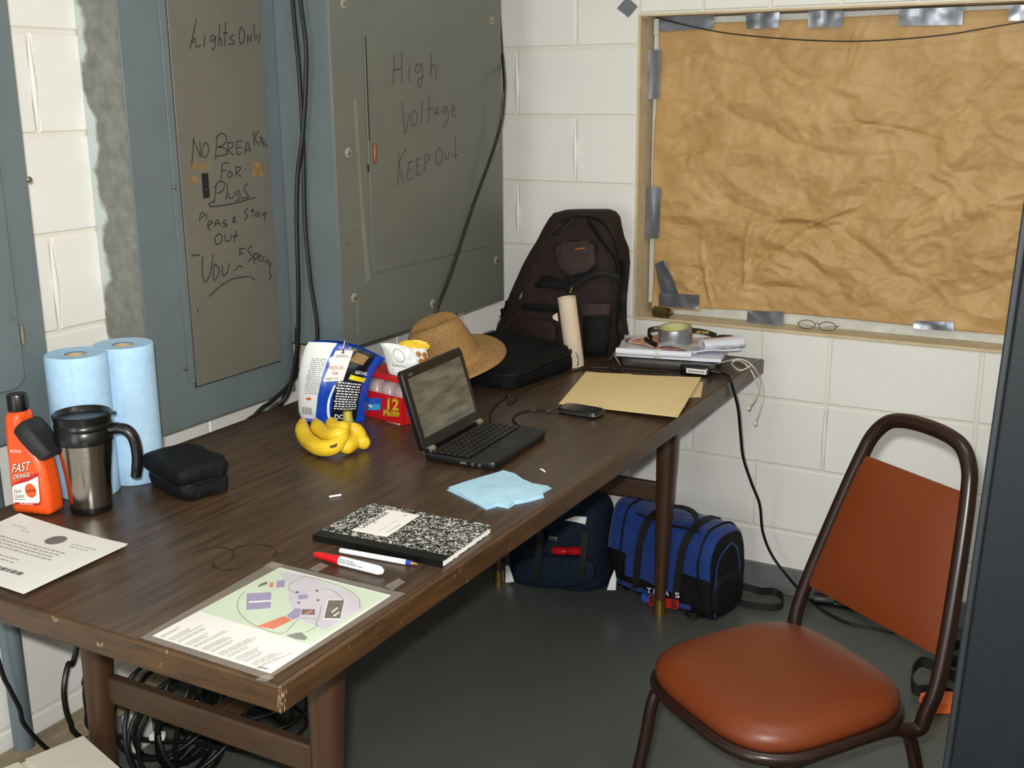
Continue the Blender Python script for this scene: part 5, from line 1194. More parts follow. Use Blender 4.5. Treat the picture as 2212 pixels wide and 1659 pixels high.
def bulge(name, poly, th, mat, ins=.86, parent=None):
    c = (sum(p[0] for p in poly) / len(poly), sum(p[1] for p in poly) / len(poly))
    pl_ = []
    for i in range(len(poly)):
        a, b = poly[i], poly[(i + 1) % len(poly)]
        for t in (0, .34, .67): pl_.append((a[0] + (b[0] - a[0]) * t, a[1] + (b[1] - a[1]) * t))
    rings = []
    for s, d in ((1.0, -.004), (1.0, th * .45), (.96, th * .8), (ins, th), (.6, th * 1.12), (.3, th * 1.16), (.06, th * 1.18)):
        rings.append([front(c[0] + (u - c[0]) * s, c[1] + (v - c[1]) * s, d + .002 * noise.noise(Vector((u * .05, v * .05, s)))) for u, v in pl_])
    return obj(name, G().loft(rings), mat, parent or pack, smooth=60)
bulge('top_pocket', [(1197, 535), (1215, 523), (1270, 518), (1285, 530), (1288, 570), (1270, 588), (1230, 598), (1205, 580)], .022, 'mesh_brown')
bulge('front_pocket', [(1096, 700), (1120, 684), (1190, 690), (1203, 705), (1204, 750), (1195, 770), (1100, 765)], .03, 'pack_brown')
bulge('side_pocket', [(1268, 655), (1315, 652), (1322, 690), (1312, 768), (1262, 768), (1258, 700)], .012, 'pack_black')
bulge('mesh_panel', [(1252, 655), (1318, 655), (1318, 682), (1256, 684)], .016, 'mesh_brown')
bulge('compression_panel', [(1130, 600), (1185, 594), (1215, 606), (1290, 574), (1292, 600), (1225, 618), (1140, 622)], .008, 'pack_black')
def fstrap(name, pts, w, mat='webbing', d=.012):
    return obj(name, G().tube(spline([front(u, v, d) for u, v in pts], 5), w, 6, flat=.35), mat, pack, smooth=40)
fstrap('strap', [(1110, 625), (1160, 615), (1215, 618), (1232, 622), (1290, 590), (1335, 600)], .009)
fstrap('strap', [(1090, 672), (1130, 664), (1190, 665), (1240, 672)], .011); fstrap('strap', [(1160, 530), (1200, 505), (1240, 470)], .006, d=.006)
fstrap('strap', [(1270, 475), (1300, 520), (1330, 560), (1335, 610)], .007, d=.006); fstrap('strap', [(1130, 580), (1150, 545), (1180, 515)], .006, d=.008)
obj('zip_accent', G().tube([front(1243, 539, .024), front(1255, 537, .026), front(1264, 536, .026)], .0022, 6), 'zip_orange', pack, label='small orange zipper accent')
for (u, v) in ((1127, 637), (1078, 694)):
    obj('zipper_pull', G().tube([front(u + 4, v - 8, .02), front(u - 4, v + 8, .024)], .0032, 8, flat=.6), 'silver', pack)
obj('zipper_pull', G().tube([front(1236, 620, .03), front(1231, 632, .03)], .003, 8, flat=.6), 'brass', pack)
obj('side_buckle', G().box(front(1122, 615, .0) + Vector((-.004, 0, 0)), (.012, .01, .035)), 'webbing', pack, bevel=.002)

fstrap('zipper_line', [(1150, 560), (1175, 520), (1212, 478), (1260, 468), (1300, 480), (1330, 530), (1338, 600), (1336, 650)], .0035, 'pack_black', .002)
fstrap('zipper_line', [(1196, 545), (1200, 530), (1240, 520), (1284, 524), (1288, 545)], .003, 'pack_black', .012)
for pts_ in ([(1135, 585), (1118, 618), (1100, 650), (1082, 690)], [(1345, 560), (1344, 640), (1338, 700), (1344, 745)]): fstrap('side_webbing', pts_, .010, d=.002)
for (u_, v_) in ((1128, 600), (1100, 655), (1090, 672)): obj('side_buckle', G().box(front(u_, v_, .012), (.026, .012, .016)), 'webbing', pack, bevel=.003)

# ============================================================ FOLDER, STACK
mk('manila', 'e4cc95', rough=.75, var=.03, vs=12)
f0, f1, f2, f3 = T(1207, 873), T(1266, 803), T(1516, 813), T(1466, 903)
fold = thing('manila_folder', 'manila file folder lying slightly open on the table', 'folder', (f0 + f2) / 2)
def ffn(c, z0, lift):
    def fn(u, v):
        p = (c[0] * (1 - u) + c[1] * u) * (1 - v) + (c[3] * (1 - u) + c[2] * u) * v; return Vector((p.x, p.y, TZ + z0 + lift * v * (1 - .3 * u)))
    return fn
fb = [T(1215, 872), T(1272, 806), T(1512, 820), T(1500, 868)]
ext = T(1514, 856)
obj('back_leaf', G().sheet(ffn([f0, f1, T(1519, 826), T(1514, 858)], .001, 0), 12, 12, .0006, Z), 'manila', fold, smooth=40)
obj('inner_sheet', G().sheet(ffn([T(1240, 866), T(1290, 812), T(1505, 828), T(1478, 885)], .003, .003), 12, 12, .0005, Z), 'paper_white', fold, smooth=40)
def lift_px(u, v, dz): return at(u, v, 2, TZ + dz)
ff = [lift_px(1207, 872, .004), lift_px(1272, 806, .006), lift_px(1515, 815, .014), lift_px(1464, 901, .014)]
def frontleaf(u, v):
    p = (ff[0] * (1 - u) + ff[1] * u) * (1 - v) + (ff[3] * (1 - u) + ff[2] * u) * v; p.z += .003 * math.sin(math.pi * u) * math.sin(math.pi * v); return p
fl_ = obj('front_leaf', G().sheet(frontleaf, 14, 14, .0008, Z), 'manila', fold, smooth=40)
obj('tab', G().sheet(lambda u, v: frontleaf(1, .03 + .35 * v) + (frontleaf(1, .2) - frontleaf(.97, .2)) * (u * 1.0), 3, 6, .0007, Z), 'manila', fl_, smooth=40)
# ---- power adapter and cord
adc = (T(1465, 810) + T(1530, 817)) / 2 + Vector((0, .028, 0)); adx = hdir(T(1530, 817) - T(1465, 810)); ady = Z.cross(adx)
ad = thing('power_adapter', 'black power adapter brick with a white barcode label', 'adapter', adc)
obj('adapter_body', G().loft([sell(0, 0, a, b, 7, 36, (adc, adx, ady, Z), z) for z, a, b in ((.0006, .040, .022), (.003, .0425, .0245), (.026, .0425, .0245), (.029, .040, .022))]), 'black_plastic', ad, smooth=50)
lf = lambda a, z: adc + adx * a - ady * .0249 + Z * z
obj('label', G().poly([lf(-.022, .008), lf(.034, .008), lf(.034, .021), lf(-.022, .021)]), 'label_white', ad, smooth=0)
g = G()
for k in range(22): g.poly([p - ady * .0004 for p in (lf(-.018 + k * .0022, .011), lf(-.018 + k * .0022 + (.0014 if k % 3 else .0008), .011), lf(-.018 + k * .0022 + (.0014 if k % 3 else .0008), .0175), lf(-.018 + k * .0022, .0175))])
obj('barcode', g, 'print_black', ad, smooth=0)
pcord = [adc + adx * .042 + Z * .013, adc + adx * .065 + Z * .011, T(1560, 806, .008), T(1578, 814, .006), Vector((TX1 + .006, T(1590, 828).y, TZ + .001))]
yc_ = pcord[-1].y
pcord += [at(1594, 880, 0, TX1 + .012), at(1600, 940, 0, TX1 + .012), at(1606, 990, 0, TX1 + .015), at(1624, 1045, 0, TX1 + .025), at(1641, 1090, 0, TX1 + .04), at(1648, 1150, 1, -.10), at(1668, 1200, 1, -.075), at(1700, 1243, 1, -.06), at(1736, 1285, 2, .006), at(1757, 1300, 2, .006), at(1780, 1320, 2, .005), at(1830, 1345, 2, .005), at(1880, 1355, 2, .005), at(1935, 1365, 2, .005), at(1990, 1362, 2, .005)]
cable('adapter_cord', pcord, .0042, 'black power cord dropping from the table edge to the floor')
obj('cord_plug', G().tube([adc + adx * .040 + Z * .013, adc + adx * .064 + Z * .011], [.008, .006], 10), 'black_plastic', ad)
# ---- stack at the far corner
mk('case_grey', '3b3736', rough=.4, var=.1)
mk('paper_cool', 'd8dbe4', rough=.6, var=.03)
mk('magazine_gloss', 'd5d8e0', rough=.25, var=.08, vs=14, spec=.5)
mk('brochure_red', 'c2402c', rough=.35, var=.3, vs=25, col2='d8b8a0')
mk('plastic_clear', 'd8dcdc', rough=.1, alpha=.35, spec=.7)
mk('lanyard_black', '15130c', rough=.6)
mk('lanyard_print', 'd9b23c', rough=.5)
mk('cord_white', 'dcd8ca', rough=.6)
mk('tape_roll_silver', '9a9aa0', rough=.3, metal=.7, var=.06)
mk('tape_core', 'c4c2b4', rough=.7, var=.25, vs=30, col2='b8b84a')
sx0, sx1 = hdir(T(1532, 806) - T(1335, 792)), None
so = T(1335, 792); sxx = sx0; syy = Z.cross(sxx)
def KP(a, b, z): return Vector((so.x, so.y, TZ)) + sxx * a + syy * b + Z * z
case = obj('grey_case', G().loft([sell(.135, .105, a, b, 9, 40, (Vector((so.x, so.y, TZ)), sxx, syy, Z), z) for z, a, b in ((.0006, .130, .10), (.004, .134, .104), (.024, .134, .104), (.028, .130, .10))]), 'case_grey', smooth=50)
tag(case, 'flat dark grey case at the bottom of the paper stack', 'case')
def ksheet(name, label, a0, a1, b0, b1, z, th, mat, rot=0, cat='paper', wav=.002, grp=None):
    c, s = math.cos(rot), math.sin(rot); ca, cb = (a0 + a1) / 2, (b0 + b1) / 2
    def fn(u, v):
        a, b = a0 + (a1 - a0) * u - ca, b0 + (b1 - b0) * v - cb; a, b = ca + a * c - b * s, cb + a * s + b * c
        return KP(a, b, z + th + wav * noise.noise(Vector((a * 18, b * 18, z * 90))))
    return tag(obj(name, G().sheet(fn, 14, 12, th, Z), mat, smooth=40), label, cat, grp)
ksheet('paper_bundle', 'thick white paper bundle on the grey case', -.012, .285, .002, .215, .0305, .009, 'paper_cool', .02, 'papers', .001)
ksheet('magazine', 'glossy magazine with a red swoosh on the paper stack', -.02, .20, .03, .225, .0425, .004, 'magazine_gloss', .14, 'magazine', .003)
ksheet('brochure', 'cream and red brochure lying under the duct tape roll', .03, .20, .05, .20, .0505, .003, 'brochure_red', -.42, 'brochure', .003)
ksheet('brochure', 'red striped booklet at the right end of the paper stack', .16, .31, .05, .19, .0475, .004, 'magazine_gloss', .35, 'booklet', .006)
ksheet('brochure', 'small orange-red leaflet right of the duct tape roll', .17, .27, .08, .17, .058, .002, 'brochure_red', .3, 'leaflet', .004)
ksheet('plastic_sleeve', 'crumpled clear plastic sleeve over the paper stack', .10, .30, .01, .15, .066, .0005, 'plastic_clear', .2, 'plastic sleeve', .012)
# swoosh print and rolled paper
rl0, rl1 = KP(-.005, -.004, .046), KP(.205, .006, .046)
rolled = thing('rolled_paper', 'white rolled paper tied with white string on the stack front', 'rolled paper', (rl0 + rl1) / 2)
dd = (rl1 - rl0).normalized(); ee = dd.orthogonal().normalized(); f2_ = dd.cross(ee)
obj('roll_tube', G().lathe([(.0078, 0), (.0095, 0), (.0096, .1), (.0092, (rl1 - rl0).length), (.0078, (rl1 - rl0).length)], rl0, 22, (ee, f2_, dd)), 'paper_cool', rolled, smooth=50)
for k in range(4): t = .52 + .025 * k; c = rl0 + (rl1 - rl0) * t; obj('string', G().tube([c + (ee * math.cos(a) + f2_ * math.sin(a)) * .0112 + dd * (.003 * math.sin(a + k)) for a in [2 * math.pi * i / 18 for i in range(18)]], .0016, 6, True), 'cord_white', rolled)
# duct tape roll
tr = KP(.146, .082, .0595); ta = (Z + sxx * -.05 - syy * .1).normalized(); te = ta.orthogonal().normalized(); tf = ta.cross(te)
dr = thing('duct_tape_roll', 'silver duct tape roll sitting on the paper stack', 'tape roll', tr)
obj('tape_winding', G().lathe([(.0405, 0), (.047, 0), (.0475, .001), (.0475, .047), (.047, .048), (.0405, .048)], tr, 48, (te, tf, ta)), 'tape_roll_silver', dr, smooth=40)
obj('roll_core', G().lathe([(.0405, 0), (.0405, .048), (.0385, .048), (.0385, 0), (.0405, 0)], tr, 40, (te, tf, ta)), 'tape_core', dr, smooth=40)
# lanyard
lan = thing('lanyard', 'black lanyard with yellow lettering looped around the tape roll', 'lanyard', KP(.12, .14, .06))
Lp = [KP(.075, .10, .066), KP(.055, .13, .074), KP(.06, .15, .080), KP(.09, .155, .084), KP(.15, .158, .084), KP(.21, .155, .082), KP(.25, .145, .074)]
Ls = spline(Lp, 8)
def ribbon(g, pts, w, upv=Z, mi=None, th=.0012):
    n_ = len(pts); vs_ = []
    for i, p in enumerate(pts):
        d = (pts[min(i + 1, n_ - 1)] - pts[max(i - 1, 0)]).normalized(); s = upv - d * upv.dot(d); s = s.normalized(); t_ = d.cross(s)
        vs_ += [p + s * w / 2 + t_ * th / 2, p - s * w / 2 + t_ * th / 2, p - s * w / 2 - t_ * th / 2, p + s * w / 2 - t_ * th / 2]
    fs_ = []
    for i in range(n_ - 1):
        for k in range(4): fs_.append((4 * i + k, 4 * i + (k + 1) % 4, 4 * i + 4 + (k + 1) % 4, 4 * i + 4 + k))
    fs_ += [(3, 2, 1, 0), tuple(4 * (n_ - 1) + k for k in range(4))]
    g.add(vs_, fs_, mi); return g
obj('strap', ribbon(G(), Ls, .015), 'lanyard_black', lan, smooth=40); obj('strap', ribbon(G(), spline([KP(.05, .11, .060), KP(.075, .075, .06), KP(.10, .045, .058)], 6), .014, (Z + syy * .6).normalized()), 'lanyard_black', lan, smooth=40)
obj('strap', ribbon(G(), spline([KP(.25, .15, .066), KP(.27, .13, .074), KP(.30, .125, .074), KP(.305, .10, .064)], 6), .016, (Z + syy * .5).normalized()), 'lanyard_black', lan, smooth=40)
nrm = -syy
g = G().text('x.com', KP(.092, .155, .084) + nrm * .003, -sxx, -Z, .011, .02, fit=.045); g.text('0-562-87', KP(.215, .154, .0815) + nrm * .003, -sxx, -Z, .011, .02, fit=.05); obj('lettering', g, 'lanyard_print', lan, smooth=0)
# curled booklet and magazine print
cb0, cb1 = KP(.225, .055, .066), KP(.325, .115, .070); cd_ = (cb1 - cb0).normalized(); cu_ = (Z - cd_ * Z.dot(cd_)).normalized(); cs_ = cd_.cross(cu_)
cbk = thing('curled_booklet', 'curled booklet with maroon spots and a dark open end on the stack', 'booklet', cb0)
Lc = (cb1 - cb0).length
obj('booklet_roll', G().lathe([(.9, 0), (1, 0), (1, Lc * .5), (1.05, Lc), (.92, Lc), (.9, 0)], cb0, 28, (cs_ * .026, cu_ * .015, cd_)), 'magazine_gloss', cbk, smooth=50)
obj('booklet_inside', G().lathe([(.001, Lc * .93), (.92, Lc * .94)], cb0, 28, (cs_ * .026, cu_ * .015, cd_)), 'lanyard_black', cbk, smooth=50)
mk('print_maroon', '7a1d22', rough=.4)
for k in range(4):
    c = cb0 + cd_ * (Lc * (.15 + .17 * k)) - cs_ * .012 + cu_ * .0138; vv_ = (cu_ - cs_ * .5).normalized(); ss_ = cd_.cross(vv_)
    obj('maroon_spot', G().lathe([(0, .0014), (.007, .0010), (.0075, -.003)], c, 12, (cd_, ss_, vv_)), 'print_maroon', cbk)
msw = bpy.data.objects['magazine']
g = G(); N_ = 16
for k in range(N_):
    f = lambda t, r: KP(.022 + r * math.cos(t), .125 + 1.4 * r * math.sin(t), .0505 + .002)
    t0, t1 = math.radians(110 + 140 * k / N_), math.radians(110 + 140 * (k + 1) / N_); w0, w1 = math.sin(math.pi * k / N_), math.sin(math.pi * (k + 1) / N_)
    g.poly([f(t0, .03 - .010 * w0), f(t0, .03), f(t1, .03), f(t1, .03 - .010 * w1)])
obj('red_swoosh', g, 'print_maroon', msw, smooth=0)
# ear-bud style white cords hanging over the table end
ec = thing('drawstring', 'thin white cords with round ends hanging over the far table corner', 'cord', KP(.25, .03, .02))
for px_, eu, ev in (([(1525, 790), (1560, 782), (1590, 778), (1612, 788), (1630, 815), (1637, 845), (1628, 868), (1617, 878)], 1616, 880), ([(1530, 792), (1570, 780), (1600, 776), (1625, 790), (1645, 825), (1648, 860), (1638, 895), (1631, 912)], 1631, 913)):
    pts = []
    for i, (u, v) in enumerate(px_):
        if i < 4: p = T(u, v, .012 - .002 * i)
        else:
            p = at(u, v, 0, TX1 + .012 + .004 * (i - 4)); 
        pts.append(p)
    obj('cord', G().tube(spline(pts, 6), .0022, 6), 'cord_white', ec)
    obj('cord_end', G().lathe([(0, -.006), (.004, -.005), (.0058, 0), (.0045, .005), (0, .006)], pts[-1] - Z * .004, 14), 'cord_white', ec)
obj('cord_knot', G().tube(spline([T(1582, 782, .012), T(1600, 776, .02), T(1622, 788, .012), T(1600, 800, .008), T(1584, 790, .010)], 5, True), .0022, 6, True), 'cord_white', ec)
# black strap loop left of the stack
cable('black_strap', [front(1345, 735, -.01), T(1322, 770, .045), T(1318, 780, .03), T(1328, 800, .004), T(1345, 806, .003), T(1340, 790, .02), T(1326, 765, .05)], .004, 'thin black strap loop dangling left of the paper stack', 'strap')
# ---- things on the window sill
mk('brass_dark', '6b6038', rough=.35, metal=.6, var=.3, vs=60)
sw = WZ0 + .0085
hcp = at(1432, 686, 2, sw); 
hc = thing('hose_clamp', 'tarnished brass coupling lying on the window sill corner', 'fitting', hcp)
hdx = (X * .96 - Y * .15).normalized(); hdy = Z.cross(hdx)
obj('clamp_band', G().lathe([(.014, -.03), (.0165, -.03), (.0165, -.004), (.0145, -.004), (.0145, .004), (.0165, .004), (.0165, .018), (.013, .018)], hcp + Z * .0168, 28, (hdy, Z, hdx)), 'brass_dark', hc, smooth=40)
obj('clamp_screw', G().lathe([(.009, 0), (.009, .012), (.006, .015), (0, .015)], hcp + Z * .0168 + hdx * .018, 6, (hdy, Z, hdx)), 'brass_dark', hc, smooth=20)
mk('glasses_wire', '5c5142', rough=.3, metal=.7)
mk('lens', 'cfd2c8', rough=.03, alpha=.25, spec=.7)
gc = at(1765, 712, 2, sw); gl = thing('eyeglasses', 'thin wire eyeglasses resting on the window sill', 'eyeglasses', gc)
for s in (-1, 1):
    c = gc + X * (s * .030) + Z * .0135 + Y * -.004
    pts = [c + X * (.024 * math.cos(a)) + Z * (.0115 * math.sin(a)) + Y * (.006 * math.sin(a)) for a in [2 * math.pi * k / 28 for k in range(28)]]
    obj('rim', G().tube(pts, .0011, 6, True), 'glasses_wire', gl); obj('lens', G().poly(pts), 'lens', gl, smooth=0)
    obj('temple', G().tube(spline([c + X * s * .024, c + X * s * .028 + Y * .01, c + X * s * -.01 + Y * .02 - Z * .007], 5), .0010, 6), 'glasses_wire', gl)
obj('bridge', G().tube(spline([gc + X * -.007 + Z * .015, gc + Z * .019, gc + X * .007 + Z * .015], 4), .001, 6), 'glasses_wire', gl)

# ============================================================ FLOOR BAGS
mk('duffel_blue', '153578', rough=.75, var=.15, vs=14, bump=.6, bs=40, bdist=.008, spec=.3, sheen=.2)
mk('duffel_black', '08080a', rough=.75, var=.2, vs=14, bump=.6, bs=40, bdist=.008, spec=.3)
mk('navy_fabric', '0e1c2b', rough=.8, var=.2, vs=10, bump=.7, bs=34, bdist=.010, spec=.25)
mk('reflector', 'f4f4f6', rough=.35, spec=.8, var=.02)
mk('strap_dark', '12110f', rough=.7)
mk('red_gloss', 'a80f16', rough=.25, var=.15)
DX0, DX1, DY0, DY1, DH = .645, 1.028, -.277, -.077, .272
duf = thing('duffel_bag', 'bright blue and black duffel bag on the floor by the table leg', 'duffel bag', Vector(((DX0 + DX1) / 2, (DY0 + DY1) / 2, 0)))
DA = math.radians(-14); DC = Vector(((DX0 + DX1) / 2, (DY0 + DY1) / 2, 0)); RM = Matrix.Rotation(DA, 3, 'Z'); RI = Matrix.Rotation(-DA, 3, 'Z')
def unrot(p): return RI @ (p - DC) + DC
dfn = RM @ Vector((0, -1, 0))
def dfront(u, v, d): return unrot(atp(u, v, DC + RM @ Vector((0, DY0 - d - DC.y, 0)), dfn))
def dsec(x, k=1.0, dz=0):
    # cross-section ring in y,z at length x : rounded bottom, domed top
    pts = []; cy = (DY0 + DY1) / 2; w = (DY1 - DY0) / 2 * k
    h = DH * (1 + .10 * (1 if x < DX0 + .1 else 0) * (1 - (x - DX0) / .1)) * (.5 + .5 * k) + dz
    for i in range(40):
        t = 2 * math.pi * i / 40; c, s = math.cos(t), math.sin(t); e = 3.2
        y = cy + w * math.copysign(abs(c) ** (2 / e), c); z = h / 2 + h / 2 * math.copysign(abs(s) ** (2 / (2.6 if s > 0 else 5)), s)
        p = Vector((x, y, z)); p += Vector((.3, 1, .6)) * (noise.noise(p * 13) * .009); p.z = max(p.z, .002); pts.append(p)
    return pts
xs = [DX0 + .004, DX0 + .012, DX0 + .03] + list(np.linspace(DX0 + .06, DX1 - .05, 12)) + [DX1 - .03, DX1 - .01, DX1 - .002]
ks = [.8, .93, .985] + [1] * 12 + [1, .98, .9]
g = G(); rings = [dsec(x, k) for x, k in zip(xs, ks)]; g.loft(rings)
def lowz(x): return .128 - .035 * math.sin(math.pi * min(1, max(0, (x - DX0) / (DX1 - DX0))))
for i, f in enumerate(g.f):
    c = sum((g.v[j] for j in f), Vector()) / len(f); lim = lowz(c.x) if c.x < DX1 - .004 else .15
    g.m[i] = 1 if c.z < lim else 0
obj('bag_body', g, ['duffel_blue', 'duffel_black'], duf, smooth=60)
def dsurf(x, ang, off=.003):
    r = dsec(x); k = (ang % 360) / 360 * 40; i = int(k); t = k - i; p = r[i % 40] * (1 - t) + r[(i + 1) % 40] * t; c = Vector((x, (DY0 + DY1) / 2, DH / 2)); return p + (p - c).normalized() * off
for x in (DX0 + .065, DX1 - .035):
    obj('end_piping', G().tube([dsurf(x, a) for a in range(0, 360, 9)], .0035, 6, True), 'duffel_black', duf, smooth=60)
for x0 in (DX0 + .13, DX0 + .28):
    obj('strap', ribbon(G(), [dsurf(x0 + .02 * math.sin(math.radians(a)), a, .004) for a in range(60, 266, 10)], .024, X, th=.003), 'strap_dark', duf, smooth=50)
obj('zipper_flap', ribbon(G(), [dsurf(x, 120, .004) for x in np.linspace(DX0 + .1, DX1 - .06, 12)], .022, (Z - Y).normalized(), th=.003), 'strap_dark', duf, smooth=50)
hl = [dsurf(DX0 + .15, 100), dsurf(DX0 + .16, 105, .02), dsurf(DX0 + .22, 95, .035), dsurf(DX0 + .28, 100, .03), dsurf(DX0 + .30, 108, .004)]
obj('carry_handle', ribbon(G(), spline(hl, 6), .02, Y, th=.004), 'strap_dark', duf, smooth=50)
obj('blue_trim', ribbon(G(), [dsurf(x, 205, .004) for x in np.linspace(DX0 + .03, DX1 - .06, 14)], .014, Z, th=.002), 'duffel_blue', duf, smooth=50)
for a in (0, 1):
    ep = [Vector((DX1 + .001, DY0 + .04 + .11 * a, .012)), Vector((DX1 + .004, DY0 + .03 + .13 * a, .10)), Vector((DX1 + .003, DY0 + .045 + .10 * a, .19)), Vector((DX1 + .001, DY0 + .11, .225))]
    obj('end_piping', G().tube(spline(ep, 6), .0025, 6), 'duffel_blue', duf)
obj('end_pocket', G().loft([[Vector((DX1 - .004 + d, (DY0 + DY1) / 2 + .075 * s * math.copysign(abs(math.cos(t)) ** .6, math.cos(t)), .075 + .062 * s * math.copysign(abs(math.sin(t)) ** .6, math.sin(t)))) for t in [2 * math.pi * k / 28 for k in range(28)]] for d, s in ((0, 1), (.012, .98), (.018, .85), (.019, .4))]), 'duffel_black', duf, smooth=60)
yf = lambda u, v: dfront(u, v, .010)
g = G()
for ch, u in zip('TEXAS', (1402, 1416, 1428, 1440, 1463)): ptext(g, yf, ch, u, 1276 + (u - 1402) * .17, 10, 11.5, .17, 0, .01)
obj('lettering', g, 'print_white', duf, smooth=0, label='white TEXAS lettering')
s0_ = yf(1393, 1292); g = G()
for k in range(3):
    a = math.radians(90 + 60 * k); d = X * math.cos(a) + Z * math.sin(a); n_ = X * -math.sin(a) + Z * math.cos(a); g.slab([s0_ + d * .0145 + n_ * .0045, s0_ + d * .0145 - n_ * .0045, s0_ - d * .0145 - n_ * .0045, s0_ - d * .0145 + n_ * .0045], (0, -.0003 - .0002 * k, 0))
obj('star_emblem', g, 'print_blue', duf, smooth=0)
yg = lambda u, v: dfront(u, v, .0108)
obj('red_emblem', G().slab([yf(u, v) for u, v in [(1401, 1285), (1467, 1297), (1465, 1316), (1401, 1308)]], (0, -.0004, 0)), 'print_red', duf, smooth=0)
g = G(); 
for ch, u in zip('EMS', (1410, 1432, 1455)): ptext(g, yg, ch, u, 1297 + (u - 1410) * .2, 13, 15, .17, 0, .02)
obj('lettering', g, 'print_black', duf, smooth=0)
lps = [unrot(at(u, v, 2, z)) for u, v, z in [(1590, 1262, .05), (1625, 1272, .04), (1645, 1277, .03), (1672, 1278, .02), (1690, 1290, .015), (1688, 1308, .012), (1660, 1312, .012), (1615, 1306, .012), (1580, 1296, .012)]]
obj('shoulder_strap', ribbon(G(), spline(lps, 6), .022, Z, th=.003), 'strap_dark', duf, smooth=50)
obj('zipper_loop', ribbon(G(), spline([unrot(at(u, v, 2, .012)) for u, v in [(1478, 1318), (1488, 1330), (1500, 1334), (1512, 1326), (1508, 1316), (1495, 1314)]], 5), .012, Z, th=.003), 'strap_dark', duf, smooth=50)
duf.rotation_euler = (0, 0, DA)
# ---- navy pack under the table
nvc = Vector((.475, -.215, 0)); nav = thing('navy_pack', 'dark navy pack with white reflectors under the table', 'backpack', nvc)
def nring(z, a, b, dy=0, cx=0):
    r = sell(cx, dy, a, b, 3.2, 40, (nvc, X, Y, Z), z)
    for p in r: q = noise.noise(p * 12) * .010; p.x += q; p.y += q; p.y = min(p.y, -.015)
    return r
NR = [(.002, .145, .10), (.012, .163, .115), (.05, .168, .122), (.10, .164, .118), (.15, .158, .108), (.2, .150, .095), (.25, .138, .080), (.285, .118, .062), (.305, .085, .04), (.312, .03, .015)]
obj('pack_body', G().loft([nring(z, a, b, .02 + .03 * z / .3) for z, a, b in NR]), 'navy_fabric', nav, smooth=60)
nf = lambda u, v, d=0.0: at(u, v, 1, nvc.y - .105 + .16 * max(0, at(u, v, 1, -.31).z - .1) * .6 - d)
for px_ in ([(1092, 1222), (1099, 1222), (1110, 1257), (1092, 1259)], [(1318, 1252), (1327, 1231), (1331, 1250), (1330, 1275), (1311, 1275)]):
    obj('reflector', G().slab([nf(u, v, .02) for u, v in px_], (0, .003, 0)), 'reflector', nav, smooth=0, label='white reflective patch')
obj('label_patch', G().slab([nf(u, v, .012) for u, v in [(1220, 1124), (1242, 1115), (1267, 1117), (1264, 1133), (1245, 1128)]], (0, .003, 0)), 'reflector', nav, smooth=0, label='white reflective label')
obj('outer_pocket', G().loft([[nf(1195 + 92 * s * math.copysign(abs(math.cos(t)) ** .7, math.cos(t)), 1235 + 36 * s * math.copysign(abs(math.sin(t)) ** .7, math.sin(t)), d) for t in [2 * math.pi * k / 32 for k in range(32)]] for d, s in ((-.02, 1), (.006, .97), (.014, .85), (.017, .5), (.018, .1))]), 'navy_fabric', nav, smooth=60)
for u in (1160, 1257): obj('strap', ribbon(G(), spline([nf(u + 8, 1150, .014), nf(u + 4, 1190, .026), nf(u, 1225, .026), nf(u - 2, 1250, .022)], 6), .022, X, th=.003), 'strap_dark', nav, smooth=50)
rg0 = nf(1225, 1190, .026); 
rp = thing('flashlight', 'shiny red flashlight strapped on the navy pack', 'flashlight', rg0)
dx_ = (nf(1262, 1191, .026) - nf(1191, 1190, .026)).normalized(); ea_ = Vector((0, -1, 0)); eb_ = dx_.cross(ea_)
obj('light_body', G().lathe([(0, -.052), (.009, -.05), (.0125, -.04), (.0125, -.005), (.0095, 0), (.0095, .004), (.013, .01), (.014, .03), (.012, .045), (0, .048)], rg0, 24, (ea_, eb_, dx_)), 'red_gloss', rp, smooth=40)
obj('clip', G().box(rg0 + eb_ * -.02 + dx_ * -.045 + Z * .02, (.03, .006, .014)), 'silver', rp, bevel=.002)

# ============================================================ CORNER UNDER THE TABLE
mk('ledge_wood', '8d7f66', rough=.75, var=.2, vs=10, bump=.2, bs=60, stretch=(8, 1, 8))
mk('cream_carton', 'd8d3bf', rough=.6, var=.06, vs=10, bump=.1, bs=90)
tag(obj('wooden_board', G().bb(.009, .052, -2.6, -1.45, .118, .165), 'ledge_wood', bevel=.003), 'low weathered wooden board along the wall foot under the table', 'board')
for yb, wh in ((-1.55, 'behind the left table leg'), (-1.95, 'beside the cream carton')): tag(obj('board_block', G().bb(.010, .045, yb - .03, yb + .03, 0, .1175), 'frame_white', bevel=.002), 'small white painted block under the wall board, ' + wh, 'block', 'blocks under the wall board')
tag(obj('conduit_pipe', G().tube([(.03, -1.852, .855), (.03, -1.852, .5), (.03, -1.852, .166)], .021, 18), 'conduit_grey'), 'grey conduit pipe dropping from the leftmost panel to the wall board', 'pipe')
cable('power_cable', [Vector((.055, -1.93, .6)), at(0, 1440, 0, .056), at(22, 1490, 0, .056), at(42, 1530, 0, .056), at(56, 1570, 0, .056), Vector((.062, -1.80, .12)), Vector((.06, -1.7, .006))], .005, 'black cord running in front of the grey conduit at lower left')
cable('power_cable', [Vector((.08, -1.62, .68)), at(166, 1398, 0, .085), at(147, 1436, 0, .10), at(138, 1485, 0, .11), at(142, 1530, 0, .11), at(152, 1560, 0, .11), at(172, 1592, 0, .11), Vector((.13, -1.66, .02)), Vector((.2, -1.5, .006))], .0058, 'black cord curving beside the left table leg')
